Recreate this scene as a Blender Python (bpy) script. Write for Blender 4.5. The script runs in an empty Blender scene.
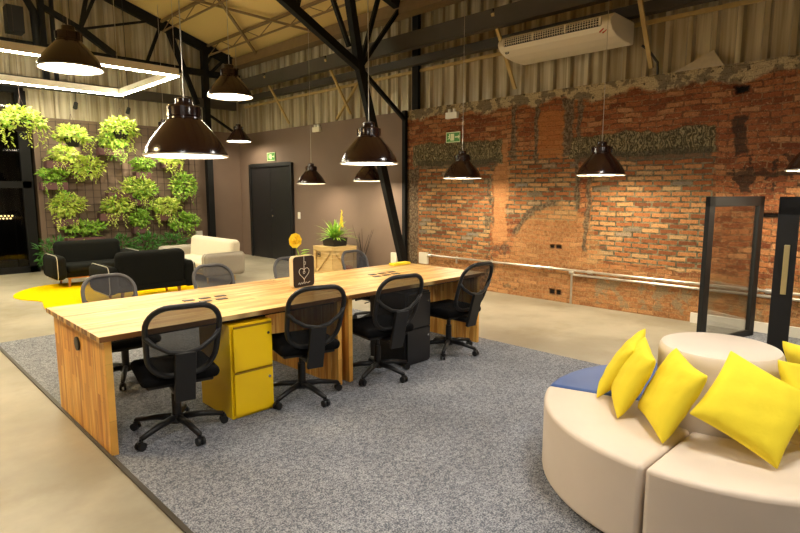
import bpy, bmesh, math, random
from mathutils import Vector, Matrix
rnd = random.Random(7)
PI = math.pi
S = bpy.context.scene
C = S.collection

# ---------------------------------------------------------------- helpers
class MB:
    def __init__(s): s.bm = bmesh.new()
    def _xf(s, vs, M):
        for v in vs: v.co = M @ v.co
    def box(s, c, size, rot=None, r=0.0, seg=2):
        ret = bmesh.ops.create_cube(s.bm, size=1.0)
        vs = ret['verts']
        for v in vs: v.co = Vector((v.co.x*size[0], v.co.y*size[1], v.co.z*size[2]))
        if r > 0:
            es = list({e for v in vs for e in v.link_edges})
            rr = bmesh.ops.bevel(s.bm, geom=es, offset=min(r, min(size)*.49), segments=seg, profile=.5, affect='EDGES')
            vs = list(set(rr['verts']) | {v for v in vs if v.is_valid})
        M = Matrix.Translation(Vector(c))
        if rot is not None: M = M @ rot.to_4x4()
        s._xf(vs, M); return s
    def cyl(s, p0, p1, r0, r1=None, seg=12, caps=True):
        p0 = Vector(p0); p1 = Vector(p1); r1 = r0 if r1 is None else r1
        d = p1-p0; L = d.length
        ret = bmesh.ops.create_cone(s.bm, cap_ends=caps, segments=seg, radius1=r0, radius2=r1, depth=L)
        q = Vector((0,0,1)).rotation_difference(d.normalized()) if L > 1e-9 else Matrix.Identity(3).to_quaternion()
        s._xf(ret['verts'], Matrix.Translation((p0+p1)/2) @ q.to_matrix().to_4x4()); return s
    def bar(s, p0, p1, w, h=None, up=(0,0,1)):
        p0 = Vector(p0); p1 = Vector(p1); h = h or w
        z = (p1-p0); L = z.length; z.normalize(); x = Vector(up).cross(z)
        if x.length < 1e-4: x = Vector((1,0,0)).cross(z)
        x.normalize(); y = z.cross(x)
        R = Matrix((x, y, z)).transposed()
        return s.box((p0+p1)/2, (w, h, L), R)
    def tube(s, pts, r, seg=8, closed=False):
        pts = [Vector(p) for p in pts]; n = len(pts); rings = []
        prev = None
        for i, p in enumerate(pts):
            a = pts[(i-1) % n] if (closed or i > 0) else p
            b = pts[(i+1) % n] if (closed or i < n-1) else p
            t = (b-a).normalized()
            if prev is None:
                prev = t.cross(Vector((0,0,1)))
                if prev.length < 1e-3: prev = t.cross(Vector((1,0,0)))
            prev = (prev - t*prev.dot(t)).normalized(); bn = t.cross(prev)
            rr = r[i] if isinstance(r, (list, tuple)) else r
            rings.append([s.bm.verts.new(p+prev*math.cos(2*PI*k/seg)*rr+bn*math.sin(2*PI*k/seg)*rr) for k in range(seg)])
        m = n if closed else n-1
        for i in range(m):
            A = rings[i]; B = rings[(i+1) % n]
            off = 0
            if closed and i == n-1:
                off = min(range(seg), key=lambda o: (A[0].co-B[o].co).length)
            for k in range(seg):
                try: s.bm.faces.new((A[k], A[(k+1) % seg], B[(k+1+off) % seg], B[(k+off) % seg]))
                except ValueError: pass
        if not closed:
            for R_ in (rings[0][::-1], rings[-1]):
                try: s.bm.faces.new(R_)
                except ValueError: pass
        return s
    def lathe(s, prof, c=(0,0,0), seg=32, close=False):
        rings = []
        for (r, z) in prof:
            if r < 1e-5: rings.append([s.bm.verts.new((c[0], c[1], c[2]+z))])
            else: rings.append([s.bm.verts.new((c[0]+r*math.cos(2*PI*k/seg), c[1]+r*math.sin(2*PI*k/seg), c[2]+z)) for k in range(seg)])
        for A, B in zip(rings, rings[1:]):
            for k in range(seg):
                k2 = (k+1) % seg
                if len(A) == 1 and len(B) == 1: continue
                if len(A) == 1: f = (A[0], B[k2], B[k])
                elif len(B) == 1: f = (A[k], A[k2], B[0])
                else: f = (A[k], A[k2], B[k2], B[k])
                s.bm.faces.new(f)
        return s
    def prism(s, poly, axis, a, b):
        """poly = 2D list; axis 0: poly in YZ extruded in X; 1: XZ; 2: XY"""
        def P(u, v, t): return {0: (t, u, v), 1: (u, t, v), 2: (u, v, t)}[axis]
        A = [s.bm.verts.new(P(u, v, a)) for u, v in poly]; B = [s.bm.verts.new(P(u, v, b)) for u, v in poly]
        n = len(poly)
        s.bm.faces.new(A[::-1]); s.bm.faces.new(B)
        for i in range(n): s.bm.faces.new((A[i], A[(i+1) % n], B[(i+1) % n], B[i]))
        return s
    def build(s, name, mat, parent=None, smooth=False, loc=(0,0,0), bev=0.0, rot=None, sub=0):
        bmesh.ops.recalc_face_normals(s.bm, faces=s.bm.faces)
        me = bpy.data.meshes.new(name); s.bm.to_mesh(me); s.bm.free()
        me.materials.append(mat)
        if smooth:
            for p in me.polygons: p.use_smooth = True
        o = bpy.data.objects.new(name, me); C.objects.link(o); o.location = loc
        if rot: o.rotation_euler = rot
        if parent: o.parent = parent
        if bev > 0:
            m = o.modifiers.new('b', 'BEVEL'); m.width = bev; m.segments = 2; m.limit_method = 'ANGLE'
        if sub:
            m = o.modifiers.new('s', 'SUBSURF'); m.levels = sub; m.render_levels = sub
        if smooth == 'auto' or smooth == 2:
            try:
                me.set_sharp_from_angle(angle=math.radians(35))
            except Exception: pass
        return o

def tag(o, label=None, cat=None, group=None, kind=None):
    if label: o['label'] = label
    if cat: o['category'] = cat
    if group: o['group'] = group
    if kind: o['kind'] = kind
    return o
def thing(name, label, cat, loc=(0,0,0), rz=0.0, group=None):
    o = bpy.data.objects.new(name, None); C.objects.link(o); o.location = loc; o.rotation_euler = (0,0,rz)
    o.empty_display_size = .1
    return tag(o, label, cat, group)
def struct(o): o['kind'] = 'structure'; return o
KIDS = {}
def copy_tree(o, parent=None):
    c = o.copy(); C.objects.link(c)
    if parent: c.parent = parent
    for ch in [x for x in ALLOBJ() if x.parent == o]: copy_tree(ch, c)
    return c
def ALLOBJ(): return list(C.objects)
def dup(root, loc, rz, label, group=None):
    c = copy_tree(root); c.location = loc; c.rotation_euler = (0,0,rz); c['label'] = label
    if group: c['group'] = group
    return c

# ---------------------------------------------------------------- materials
def mat(name):
    m = bpy.data.materials.new(name); m.use_nodes = True
    nt = m.node_tree; return m, nt, nt.nodes['Principled BSDF']
def srgb(r, g, b):
    f = lambda c: (c/255/12.92) if c/255 <= .04045 else ((c/255+.055)/1.055)**2.4
    return (f(r), f(g), f(b), 1)
def simple(name, col, rough=.5, metal=0, noise=0.0, nscale=20, bump=0.0, bscale=200, spec=None, coat=0):
    m, nt, b = mat(name); N = nt.nodes; L = nt.links
    b.inputs['Base Color'].default_value = col; b.inputs['Roughness'].default_value = rough; b.inputs['Metallic'].default_value = metal
    if spec is not None: b.inputs['Specular IOR Level'].default_value = spec
    if coat: b.inputs['Coat Weight'].default_value = coat; b.inputs['Coat Roughness'].default_value = .08
    tc = N.new('ShaderNodeTexCoord')
    if noise:
        n = N.new('ShaderNodeTexNoise'); n.inputs['Scale'].default_value = nscale; n.inputs['Detail'].default_value = 4
        L.new(tc.outputs['Object'], n.inputs['Vector'])
        hs = N.new('ShaderNodeHueSaturation'); mr = N.new('ShaderNodeMapRange')
        mr.inputs['To Min'].default_value = 1-noise; mr.inputs['To Max'].default_value = 1+noise
        mr.inputs['From Min'].default_value = .25; mr.inputs['From Max'].default_value = .75
        L.new(n.outputs['Fac'], mr.inputs['Value']); L.new(mr.outputs['Result'], hs.inputs['Value'])
        hs.inputs['Color'].default_value = col; L.new(hs.outputs['Color'], b.inputs['Base Color'])
    if bump:
        n = N.new('ShaderNodeTexNoise'); n.inputs['Scale'].default_value = bscale; L.new(tc.outputs['Object'], n.inputs['Vector'])
        bp = N.new('ShaderNodeBump'); bp.inputs['Strength'].default_value = bump; bp.inputs['Distance'].default_value = .01
        L.new(n.outputs['Fac'], bp.inputs['Height']); L.new(bp.outputs['Normal'], b.inputs['Normal'])
    return m
def emis(name, col, st):
    m, nt, b = mat(name); b.inputs['Base Color'].default_value = col
    b.inputs['Emission Color'].default_value = col; b.inputs['Emission Strength'].default_value = st; return m

class NG:
    """small node helper"""
    def __init__(s, nt): s.nt = nt; s.N = nt.nodes; s.L = nt.links
    def val(s, x, sock):
        if hasattr(x, 'links') or isinstance(x, bpy.types.NodeSocket): s.L.new(x, sock)
        else: sock.default_value = x
    def m(s, op, a, b=0.0, c=None, clamp=False):
        n = s.N.new('ShaderNodeMath'); n.operation = op; n.use_clamp = clamp
        s.val(a, n.inputs[0]); s.val(b, n.inputs[1])
        if c is not None: s.val(c, n.inputs[2])
        return n.outputs[0]
    def mix(s, f, a, b, mode='MIX'):
        n = s.N.new('ShaderNodeMix'); n.data_type = 'RGBA'; n.blend_type = mode
        s.val(f, n.inputs['Factor']); s.val(a, n.inputs['A']); s.val(b, n.inputs['B']); return n.outputs['Result']
    def noise(s, vec, scale, detail=3, rough=.55):
        n = s.N.new('ShaderNodeTexNoise'); n.inputs['Scale'].default_value = scale; n.inputs['Detail'].default_value = detail
        n.inputs['Roughness'].default_value = rough; s.L.new(vec, n.inputs['Vector']); return n.outputs['Fac']
    def ramp(s, f, lo, hi):
        n = s.N.new('ShaderNodeMapRange'); n.interpolation_type = 'SMOOTHSTEP'; s.val(f, n.inputs['Value'])
        n.inputs['From Min'].default_value = lo; n.inputs['From Max'].default_value = hi; return n.outputs['Result']
    def lin(s, f, lo, hi, a, b):
        n = s.N.new('ShaderNodeMapRange'); s.val(f, n.inputs['Value'])
        n.inputs['From Min'].default_value = lo; n.inputs['From Max'].default_value = hi
        n.inputs['To Min'].default_value = a; n.inputs['To Max'].default_value = b; return n.outputs['Result']

def wood_mat(name, axes, cols, stave=.045, length=.45, rough=.38):
    """butcher-block: axes = (along, across) indices into object coords"""
    m, nt, b = mat(name); g = NG(nt)
    tc = g.N.new('ShaderNodeTexCoord'); sp = g.N.new('ShaderNodeSeparateXYZ'); g.L.new(tc.outputs['Object'], sp.inputs[0])
    cb = g.N.new('ShaderNodeCombineXYZ'); g.L.new(sp.outputs[axes[0]], cb.inputs[0]); g.L.new(sp.outputs[axes[1]], cb.inputs[1])
    br = g.N.new('ShaderNodeTexBrick'); g.L.new(cb.outputs[0], br.inputs['Vector'])
    br.inputs['Scale'].default_value = 1; br.inputs['Brick Width'].default_value = length; br.inputs['Row Height'].default_value = stave
    br.inputs['Mortar Size'].default_value = .0006; br.inputs['Color1'].default_value = cols[0]; br.inputs['Color2'].default_value = cols[1]
    br.inputs['Mortar'].default_value = cols[2]; br.offset = .37; br.offset_frequency = 3; br.squash = .7; br.squash_frequency = 2
    mp = g.N.new('ShaderNodeMapping'); mp.inputs['Scale'].default_value = (2.5, 45, 1); g.L.new(cb.outputs[0], mp.inputs[0])
    n1 = g.noise(mp.outputs[0], 2.0, 5)
    mp2 = g.N.new('ShaderNodeMapping'); mp2.inputs['Scale'].default_value = (1.8, 22, 1); g.L.new(cb.outputs[0], mp2.inputs[0])
    n2 = g.noise(mp2.outputs[0], 1.0, 2)
    c = g.mix(g.ramp(n2, .52, .7), br.outputs['Color'], cols[3])
    hs = g.N.new('ShaderNodeHueSaturation'); g.L.new(c, hs.inputs['Color']); g.L.new(g.lin(n1, .25, .75, .84, 1.14), hs.inputs['Value'])
    g.L.new(hs.outputs[0], b.inputs['Base Color']); b.inputs['Roughness'].default_value = rough
    return m
WC = [srgb(222, 182, 110), srgb(184, 128, 60), srgb(124, 80, 36), srgb(236, 208, 142)]
WP = [srgb(244, 186, 88), srgb(196, 122, 42), srgb(140, 84, 30), srgb(250, 208, 118)]
M_top = wood_mat('wood_top', (0, 1), WC, stave=.055, length=.62, rough=.42)
M_panel = wood_mat('wood_panel', (2, 1), WP, stave=.045, length=.5, rough=.45)
M_crate = wood_mat('wood_crate', (0, 2), [srgb(222, 190, 130), srgb(205, 168, 105), srgb(150, 112, 60), srgb(232, 204, 150)], stave=.14, length=2)
M_leg = simple('wood_leg', srgb(196, 132, 66), .45, noise=.12, nscale=30)
M_pale_leg = simple('wood_leg_pale', srgb(214, 176, 104), .45, noise=.1, nscale=30)

def carpet_mat():
    m, nt, b = mat('carpet'); g = NG(nt); tc = g.N.new('ShaderNodeTexCoord'); v = tc.outputs['Object']
    n1 = g.noise(v, 120, 2, .7); n2 = g.noise(v, 3, 3); n3 = g.noise(v, 45, 2)
    f = g.m('ADD', g.m('MULTIPLY', n1, .7), g.m('MULTIPLY', n3, .3))
    c = g.mix(g.ramp(f, .40, .62), srgb(88, 92, 102), srgb(172, 174, 180))
    hs = g.N.new('ShaderNodeHueSaturation'); g.L.new(c, hs.inputs['Color']); g.L.new(g.lin(n2, .3, .7, .9, 1.1), hs.inputs['Value'])
    g.L.new(hs.outputs[0], b.inputs['Base Color']); b.inputs['Roughness'].default_value = .95
    b.inputs['Specular IOR Level'].default_value = .1
    bp = g.N.new('ShaderNodeBump'); bp.inputs['Strength'].default_value = .6; bp.inputs['Distance'].default_value = .006
    g.L.new(n1, bp.inputs['Height']); g.L.new(bp.outputs[0], b.inputs['Normal']); return m
M_carpet = carpet_mat()
def concrete_mat():
    m, nt, b = mat('concrete_floor'); g = NG(nt); tc = g.N.new('ShaderNodeTexCoord'); v = tc.outputs['Object']
    n1 = g.noise(v, .55, 6, .6); n2 = g.noise(v, 6, 6, .65); n3 = g.noise(v, 1.7, 5, .6)
    c = g.mix(g.ramp(n1, .35, .65), srgb(150, 142, 122), srgb(178, 170, 150))
    c = g.mix(g.m('MULTIPLY', g.ramp(n3, .5, .72), .45), c, srgb(132, 120, 94))
    hs = g.N.new('ShaderNodeHueSaturation'); g.L.new(c, hs.inputs['Color']); g.L.new(g.lin(n2, .3, .7, .93, 1.07), hs.inputs['Value'])
    g.L.new(hs.outputs[0], b.inputs['Base Color']); g.L.new(g.lin(n2, .3, .7, .38, .55), b.inputs['Roughness']); 
    return m
M_conc = concrete_mat()

def brick_mat():
    m, nt, b = mat('old_brick'); g = NG(nt); tc = g.N.new('ShaderNodeTexCoord')
    sp = g.N.new('ShaderNodeSeparateXYZ'); g.L.new(tc.outputs['Object'], sp.inputs[0])
    Y = sp.outputs[1]; Z = sp.outputs[2]; V = tc.outputs['Object']
    nw = g.N.new('ShaderNodeTexNoise'); nw.inputs['Scale'].default_value = 3.2; nw.inputs['Detail'].default_value = 4; g.L.new(V, nw.inputs['Vector'])
    ns = g.N.new('ShaderNodeSeparateColor'); g.L.new(nw.outputs['Color'], ns.inputs[0])
    nf = g.noise(V, 14, 4, .65); nm = g.noise(V, 5, 4, .6); nl = g.noise(V, 1.4, 4, .6)
    # warped coordinates: strong for masks, light for courses
    jy = g.m('MULTIPLY', g.m('SUBTRACT', ns.outputs[0], .5), .22); jz = g.m('MULTIPLY', g.m('SUBTRACT', ns.outputs[1], .5), .22)
    fy = g.m('MULTIPLY', g.m('SUBTRACT', nf, .5), .05)
    Yw = g.m('ADD', g.m('ADD', Y, jy), fy); Zw = g.m('ADD', g.m('ADD', Z, jz), fy)
    def rng(v, a, b_, soft=.015):
        return g.m('MULTIPLY', g.ramp(v, a-soft, a+soft), g.m('SUBTRACT', 1.0, g.ramp(v, b_-soft, b_+soft)))
    def rect(y0, y1, z0, z1, warp=True, soft=.015):
        a, c = (Yw, Zw) if warp else (Y, Z)
        return g.m('MULTIPLY', rng(a, y0, y1, soft), rng(c, z0, z1, soft))
    def bricks(w, h, ms, wob, off=.5, seed=0):
        cb = g.N.new('ShaderNodeCombineXYZ')
        g.L.new(g.m('ADD', g.m('ADD', Y, seed), g.m('MULTIPLY', jy, wob)), cb.inputs[0]); g.L.new(g.m('ADD', Z, g.m('MULTIPLY', jz, wob)), cb.inputs[1])
        br = g.N.new('ShaderNodeTexBrick'); g.L.new(cb.outputs[0], br.inputs['Vector']); br.inputs['Scale'].default_value = 1
        br.inputs['Brick Width'].default_value = w; br.inputs['Row Height'].default_value = h; br.inputs['Mortar Size'].default_value = ms
        br.inputs['Mortar Smooth'].default_value = .3; br.inputs['Color1'].default_value = (0,0,0,1); br.inputs['Color2'].default_value = (1,1,1,1)
        br.inputs['Mortar'].default_value = (.5,.5,.5,1); br.offset = off
        sc = g.N.new('ShaderNodeSeparateColor'); g.L.new(br.outputs['Color'], sc.inputs[0])
        return sc.outputs[0], br.outputs['Fac']
    rA, mA = bricks(.225, .066, .013, .16)             # regular infill courses
    rB, mB = bricks(.20, .068, .010, .40, .5, 3.3)     # rough old courses
    def cr(f, stops):
        n = g.N.new('ShaderNodeValToRGB'); g.L.new(f, n.inputs[0]); e = n.color_ramp.elements
        e[0].position, e[0].color = stops[0]; e[1].position, e[1].color = stops[-1]
        for p, c in stops[1:-1]:
            x = e.new(p); x.color = c
        return n.outputs[0]
    infill = cr(rA, [(0, srgb(124, 74, 48)), (.25, srgb(164, 100, 60)), (.5, srgb(188, 122, 74)), (.75, srgb(204, 150, 98)), (.9, srgb(196, 158, 112)), (.96, srgb(140, 132, 120)), (1, srgb(128, 112, 92))])
    old = cr(rB, [(0, srgb(120, 68, 44)), (.35, srgb(158, 94, 58)), (.7, srgb(180, 116, 72)), (1, srgb(202, 148, 100))])
    nb = g.noise(V, 26, 4, .7)
    infill = g.mix(g.m('MULTIPLY', g.ramp(nb, .5, .66), .55), infill, srgb(128, 96, 68))
    edge = g.m('ADD', mA, g.m('MULTIPLY', g.m('MULTIPLY', g.ramp(nb, .58, .64), g.ramp(nm, .45, .6)), .8), clamp=True)
    cI = g.mix(edge, infill, g.mix(g.ramp(nf, .4, .6), srgb(96, 88, 68), srgb(140, 130, 102)))
    cO = g.mix(g.m('MULTIPLY', mB, .85), old, g.mix(g.ramp(nf, .4, .6), srgb(104, 72, 50), srgb(160, 126, 90)))
    cO = g.mix(g.m('MULTIPLY', g.ramp(nm, .5, .62), .3), cO, srgb(150, 92, 58))
    cO = g.mix(g.m('MULTIPLY', g.ramp(nb, .56, .62), .6), cO, srgb(96, 74, 54))
    cO = g.mix(g.m('MULTIPLY', g.ramp(g.noise(V, 33, 3, .6), .6, .66), .5), cO, srgb(206, 164, 120))
    # infill areas (bricked-up windows)
    inf = g.m('MAXIMUM', rect(5.14, 6.70, .55, 2.06), g.m('MAXIMUM', rect(2.02, 3.52, .62, 2.06), rect(3.72, 4.9, 1.15, 2.2)))
    col = g.mix(inf, cO, cI)
    mort = g.mix(inf, mB, mA)
    # sandy worn foot of the wall and arch patch
    d2 = g.m('ADD', g.m('POWER', g.m('MULTIPLY', g.m('SUBTRACT', Yw, 4.05), 1.25), 2.0), g.m('POWER', g.m('SUBTRACT', Zw, .45), 2.0))
    arch = g.m('MULTIPLY', g.m('SUBTRACT', 1.0, g.ramp(d2, .86, .94)), g.m('SUBTRACT', 1.0, g.ramp(Yw, 4.9, 4.95)))
    foot = g.m('SUBTRACT', 1.0, g.ramp(g.m('ADD', Zw, g.m('MULTIPLY', nm, .3)), .62, .82))
    sandy = g.m('MULTIPLY', g.m('MAXIMUM', foot, arch), g.m('ADD', .25, g.m('MULTIPLY', g.ramp(nb, .40, .62), .4)))
    col = g.mix(sandy, col, srgb(196, 150, 98))
    grayfoot = g.m('MULTIPLY', rect(1.2, 3.4, .05, .5), g.ramp(nm, .5, .58))
    col = g.mix(g.m('MULTIPLY', grayfoot, .8), col, srgb(150, 134, 104))
    # pale plaster strips
    col = g.mix(g.m('MULTIPLY', rect(4.86, 5.1, .8, 2.35), .65), col, srgb(206, 150, 98))
    col = g.mix(g.m('MULTIPLY', rect(3.95, 4.35, 2.05, 2.72), .7), col, srgb(196, 128, 70))
    # shade above the pendant lamps, painted as a darker red on the upper courses
    dark = g.m('MULTIPLY', g.ramp(Zw, 1.45, 2.1), .5)
    col = g.mix(dark, col, g.mix(.55, col, srgb(92, 44, 26)))
    # mortar arcs and grey cement lines
    ringm = g.m('MULTIPLY', g.m('MULTIPLY', rng(d2, .82, 1.02, .05), g.ramp(Yw, 3.9, 4.1)), g.ramp(Z, .85, 1.0))
    cem = g.m('MAXIMUM', ringm, rect(3.53, 3.60, .75, 2.3))
    for (a, b_, c_, d_) in ((3.7, 3.76, 1.35, 2.9), (4.72, 4.80, 2.05, 2.85), (4.36, 4.43, 2.05, 2.85), (3.82, 3.98, 2.1, 2.86), (4.33, 4.37, 2.0, 2.15), (6.72, 7.05, .0, 2.0)):
        cem = g.m('MAXIMUM', cem, rect(a, b_, c_, d_))
    cem = g.m('MAXIMUM', cem, g.m('MULTIPLY', rect(5.1, 5.25, .2, 2.0), g.ramp(nm, .48, .56)))
    cem = g.m('MAXIMUM', cem, g.m('MULTIPLY', rect(4.6, 5.3, .1, .9), g.m('MULTIPLY', g.ramp(nm, .54, .6), .7)))
    cemc = g.mix(g.ramp(nb, .4, .65), srgb(74, 66, 54), srgb(134, 122, 98))
    col = g.mix(g.m('MULTIPLY', cem, .85), col, cemc)
    # plaster cap and lintels
    lz = g.N.new('ShaderNodeTexWave'); lz.inputs['Scale'].default_value = 7; lz.inputs['Distortion'].default_value = 16; lz.inputs['Detail'].default_value = 3
    lz.inputs['Detail Scale'].default_value = 2
    cb2 = g.N.new('ShaderNodeCombineXYZ'); g.L.new(Y, cb2.inputs[0]); g.L.new(g.m('MULTIPLY', Z, .6), cb2.inputs[1]); g.L.new(cb2.outputs[0], lz.inputs['Vector'])
    cap = g.m('MULTIPLY', g.ramp(g.m('ADD', Zw, g.m('MULTIPLY', g.m('SUBTRACT', nl, .5), .35)), 2.80, 2.86), 1.0)
    capc = g.mix(g.ramp(nm, .46, .52), srgb(128, 116, 94), srgb(190, 172, 134))
    capc = g.mix(g.ramp(nf, .58, .66), capc, srgb(86, 78, 64))
    col = g.mix(g.m('MULTIPLY', cap, .95), col, capc)
    l1 = g.m('MAXIMUM', rect(4.98, 6.85, 2.02, 2.40), rect(2.02, 3.86, 2.04, 2.33))
    rim = g.m('MAXIMUM', rect(5.05, 6.75, 1.98, 2.10), rect(2.05, 3.75, 1.98, 2.10))
    lzf = g.m('ADD', g.m('MULTIPLY', lz.outputs['Fac'], .5), g.m('MULTIPLY', nb, .6))
    lc = g.mix(g.ramp(lzf, .3, .72), srgb(88, 78, 56), srgb(164, 148, 110))
    col = g.mix(l1, col, lc)
    col = g.mix(g.m('MULTIPLY', rim, .75), col, srgb(98, 88, 70))
    # soot stains right of the second lintel
    st = g.m('MAXIMUM', rect(1.70, 1.84, 2.0, 2.4), g.m('MAXIMUM', rect(.9, 1.2, 2.0, 2.75), rect(1.15, 1.9, 1.78, 1.83)))
    st = g.m('MAXIMUM', st, g.m('MULTIPLY', rect(1.1, 1.95, 1.6, 1.98), g.ramp(nm, .53, .57)))
    col = g.mix(g.m('MULTIPLY', st, .8), col, srgb(50, 44, 38))
    # holes
    hl = g.m('MAXIMUM', rect(3.90, 3.97, .1, .17, False), g.m('MAXIMUM', rect(4.0, 4.08, .1, .17, False), g.m('MAXIMUM', rect(4.03, 4.10, .77, .82, False), rect(3.92, 4.0, .77, .82, False))))
    hl = g.m('MAXIMUM', hl, g.m('MAXIMUM', rect(1.3, 1.52, 1.29, 1.34, False), rect(1.75, 1.88, 2.68, 2.76)))
    col = g.mix(hl, col, srgb(24, 18, 14))
    gr = g.noise(V, 55, 4, .75)
    hs = g.N.new('ShaderNodeHueSaturation'); g.L.new(col, hs.inputs['Color']); g.L.new(g.lin(gr, .25, .75, .62, 1.3), hs.inputs['Value'])
    g.L.new(hs.outputs[0], b.inputs['Base Color']); b.inputs['Roughness'].default_value = .9; b.inputs['Specular IOR Level'].default_value = .2
    h = g.m('ADD', g.m('MULTIPLY', g.m('SUBTRACT', 1.0, mort), .5), g.m('ADD', g.m('MULTIPLY', nf, .9), g.m('MULTIPLY', nb, .5)))
    h = g.m('ADD', h, g.m('MULTIPLY', l1, lz.outputs['Fac'])); h = g.m('SUBTRACT', h, g.m('MULTIPLY', hl, 2.0))
    bp = g.N.new('ShaderNodeBump'); bp.inputs['Strength'].default_value = 1.0; bp.inputs['Distance'].default_value = .035
    g.L.new(h, bp.inputs['Height']); g.L.new(bp.outputs[0], b.inputs['Normal']); return m
M_brick = brick_mat()

M_paint = simple('taupe_paint', srgb(118, 98, 84), .75, noise=.05, nscale=2, bump=.15, bscale=60)
def sheet_mat():
    m, nt, b = mat('ribbed_sheet'); g = NG(nt); tc = g.N.new('ShaderNodeTexCoord')
    mp = g.N.new('ShaderNodeMapping'); mp.inputs['Scale'].default_value = (9, 9, .35); g.L.new(tc.outputs['Object'], mp.inputs[0])
    n = g.noise(mp.outputs[0], 1.0, 3); n2 = g.noise(tc.outputs['Object'], .8, 3)
    c = g.mix(g.ramp(n, .38, .66), srgb(160, 146, 116), srgb(214, 204, 178)); c = g.mix(g.m('MULTIPLY', g.ramp(n2, .45, .65), .4), c, srgb(150, 132, 98))
    g.L.new(c, b.inputs['Base Color']); b.inputs['Roughness'].default_value = .42; b.inputs['Metallic'].default_value = .1; return m
M_metalwall = sheet_mat()
M_ceil = simple('ceiling_panel', srgb(218, 188, 126), .6, noise=.04, nscale=.7)
M_steel = simple('dark_steel', srgb(13, 12, 12), .7, noise=.1, nscale=8, spec=.25)
M_greysteel = simple('grey_steel', srgb(66, 60, 52), .55, noise=.15, nscale=3)
M_yellowsteel = simple('primed_steel', srgb(186, 160, 104), .55, noise=.1, nscale=10)
M_joist = simple('joist_steel', srgb(128, 104, 72), .55, noise=.1, nscale=10)
M_black = simple('black_paint', srgb(12, 12, 13), .6, noise=.06, nscale=5)
M_blackdoor = simple('door_paint', srgb(30, 29, 31), .42, noise=.08, nscale=4)
M_plastic = simple('black_plastic', srgb(20, 20, 22), .42)
M_greyplastic = simple('grey_plastic', srgb(84, 84, 88), .45)
M_seatfab = simple('seat_fabric', srgb(16, 16, 18), .9, bump=.3, bscale=400, spec=.1)
M_lamp = simple('lamp_enamel', srgb(44, 24, 20), .2, coat=.3)
M_chrome = simple('chrome', srgb(200, 200, 200), .22, metal=1)
M_galv = simple('galvanised', srgb(196, 190, 178), .32, metal=.75, noise=.1, nscale=20)
M_white = simple('white_plastic', srgb(232, 230, 222), .4)
M_ac = simple('ac_body', srgb(228, 220, 200), .4)
M_yellow = simple('yellow_enamel', srgb(255, 212, 6), .4, noise=.02, nscale=3)
M_blackcab = simple('black_enamel', srgb(30, 30, 33), .4)
M_groove = simple('shadow_gap', srgb(150, 116, 6), .6)
M_cushion = simple('yellow_cotton', srgb(240, 218, 56), .8, noise=.04, nscale=9, bump=.25, bscale=25, spec=.2)
M_cream = simple('cream_vinyl', srgb(220, 204, 186), .5, noise=.03, nscale=4, bump=.1, bscale=14)
M_blue = simple('blue_vinyl', srgb(60, 90, 150), .5, noise=.04, nscale=5)
M_rug = simple('yellow_rug', srgb(244, 198, 0), .95, noise=.05, nscale=12, bump=.4, bscale=300, spec=.05)
M_blackfab = simple('black_wool', srgb(26, 27, 25), .92, noise=.12, nscale=90, bump=.3, bscale=250, spec=.1)
M_creamfab = simple('cream_wool', srgb(222, 212, 190), .9, noise=.04, nscale=60, bump=.3, bscale=250, spec=.1)
M_greyfab = simple('grey_wool', srgb(168, 160, 148), .9, noise=.04, nscale=60, spec=.1)
M_piping = simple('pale_piping', srgb(200, 194, 178), .7)
M_planter = simple('planter_plum', srgb(104, 70, 72), .6, noise=.08, nscale=15)
M_pot = simple('dark_pot', srgb(30, 26, 24), .6)
M_soil = simple('soil', srgb(44, 32, 22), .95, noise=.2, nscale=40)
M_wire = simple('grid_wire', srgb(70, 54, 44), .6)
M_board = simple('blackboard', srgb(38, 26, 24), .6)
M_boardside = simple('board_side', srgb(222, 200, 158), .6)
M_chalk = simple('chalk', srgb(226, 222, 210), .8)
M_rose = simple('rose_petal', srgb(255, 226, 66), .6, noise=.12, nscale=40)
M_exit = simple('exit_green', srgb(70, 150, 60), .5)
M_exitw = simple('exit_pale', srgb(226, 236, 190), .5)
M_red = simple('stamp_red', srgb(196, 70, 50), .7)
M_darkink = simple('stamp_ink', srgb(60, 44, 36), .7)
M_brass = simple('pale_brass', srgb(206, 190, 140), .35, metal=.6)
M_skirt = simple('white_skirt', srgb(224, 218, 206), .55)
M_bulb = emis('bulb_glow', (1, .87, .64, 1), 13)
M_bulbn = emis('bulb_glow_neutral', (1, .96, .88, 1), 19)
M_bulbd = emis('bulb_glow_desk', (1, .88, .68, 1), 10)
M_bulbw = emis('bulb_glow_strong', (1, .85, .60, 1), 17)
M_bulba = emis('bulb_glow_amber', (1, .74, .38, 1), 30)
M_led = emis('led_glow', (1, .93, .70, 1), 42)
M_dots = emis('warm_dots', (1, .72, .28, 1), 3)

def leaf_mat(name, c1, c2):
    m, nt, b = mat(name); g = NG(nt); tc = g.N.new('ShaderNodeTexCoord')
    n = g.noise(tc.outputs['Object'], 16, 2)
    g.L.new(g.mix(g.ramp(n, .38, .62), c1, c2), b.inputs['Base Color']); b.inputs['Roughness'].default_value = .5
    tr = g.N.new('ShaderNodeBsdfTranslucent'); g.L.new(g.mix(.5, c1, c2), tr.inputs[0])
    mx = g.N.new('ShaderNodeMixShader'); mx.inputs[0].default_value = .25
    out = nt.nodes['Material Output']; g.L.new(b.outputs[0], mx.inputs[1]); g.L.new(tr.outputs[0], mx.inputs[2]); g.L.new(mx.outputs[0], out.inputs[0])
    return m
M_leafL = leaf_mat('leaf_lime', srgb(176, 200, 60), srgb(228, 236, 128))
M_leafM = leaf_mat('leaf_mid', srgb(110, 170, 48), srgb(180, 212, 84))
M_leafD = leaf_mat('leaf_dark', srgb(40, 92, 30), srgb(84, 140, 52))
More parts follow.
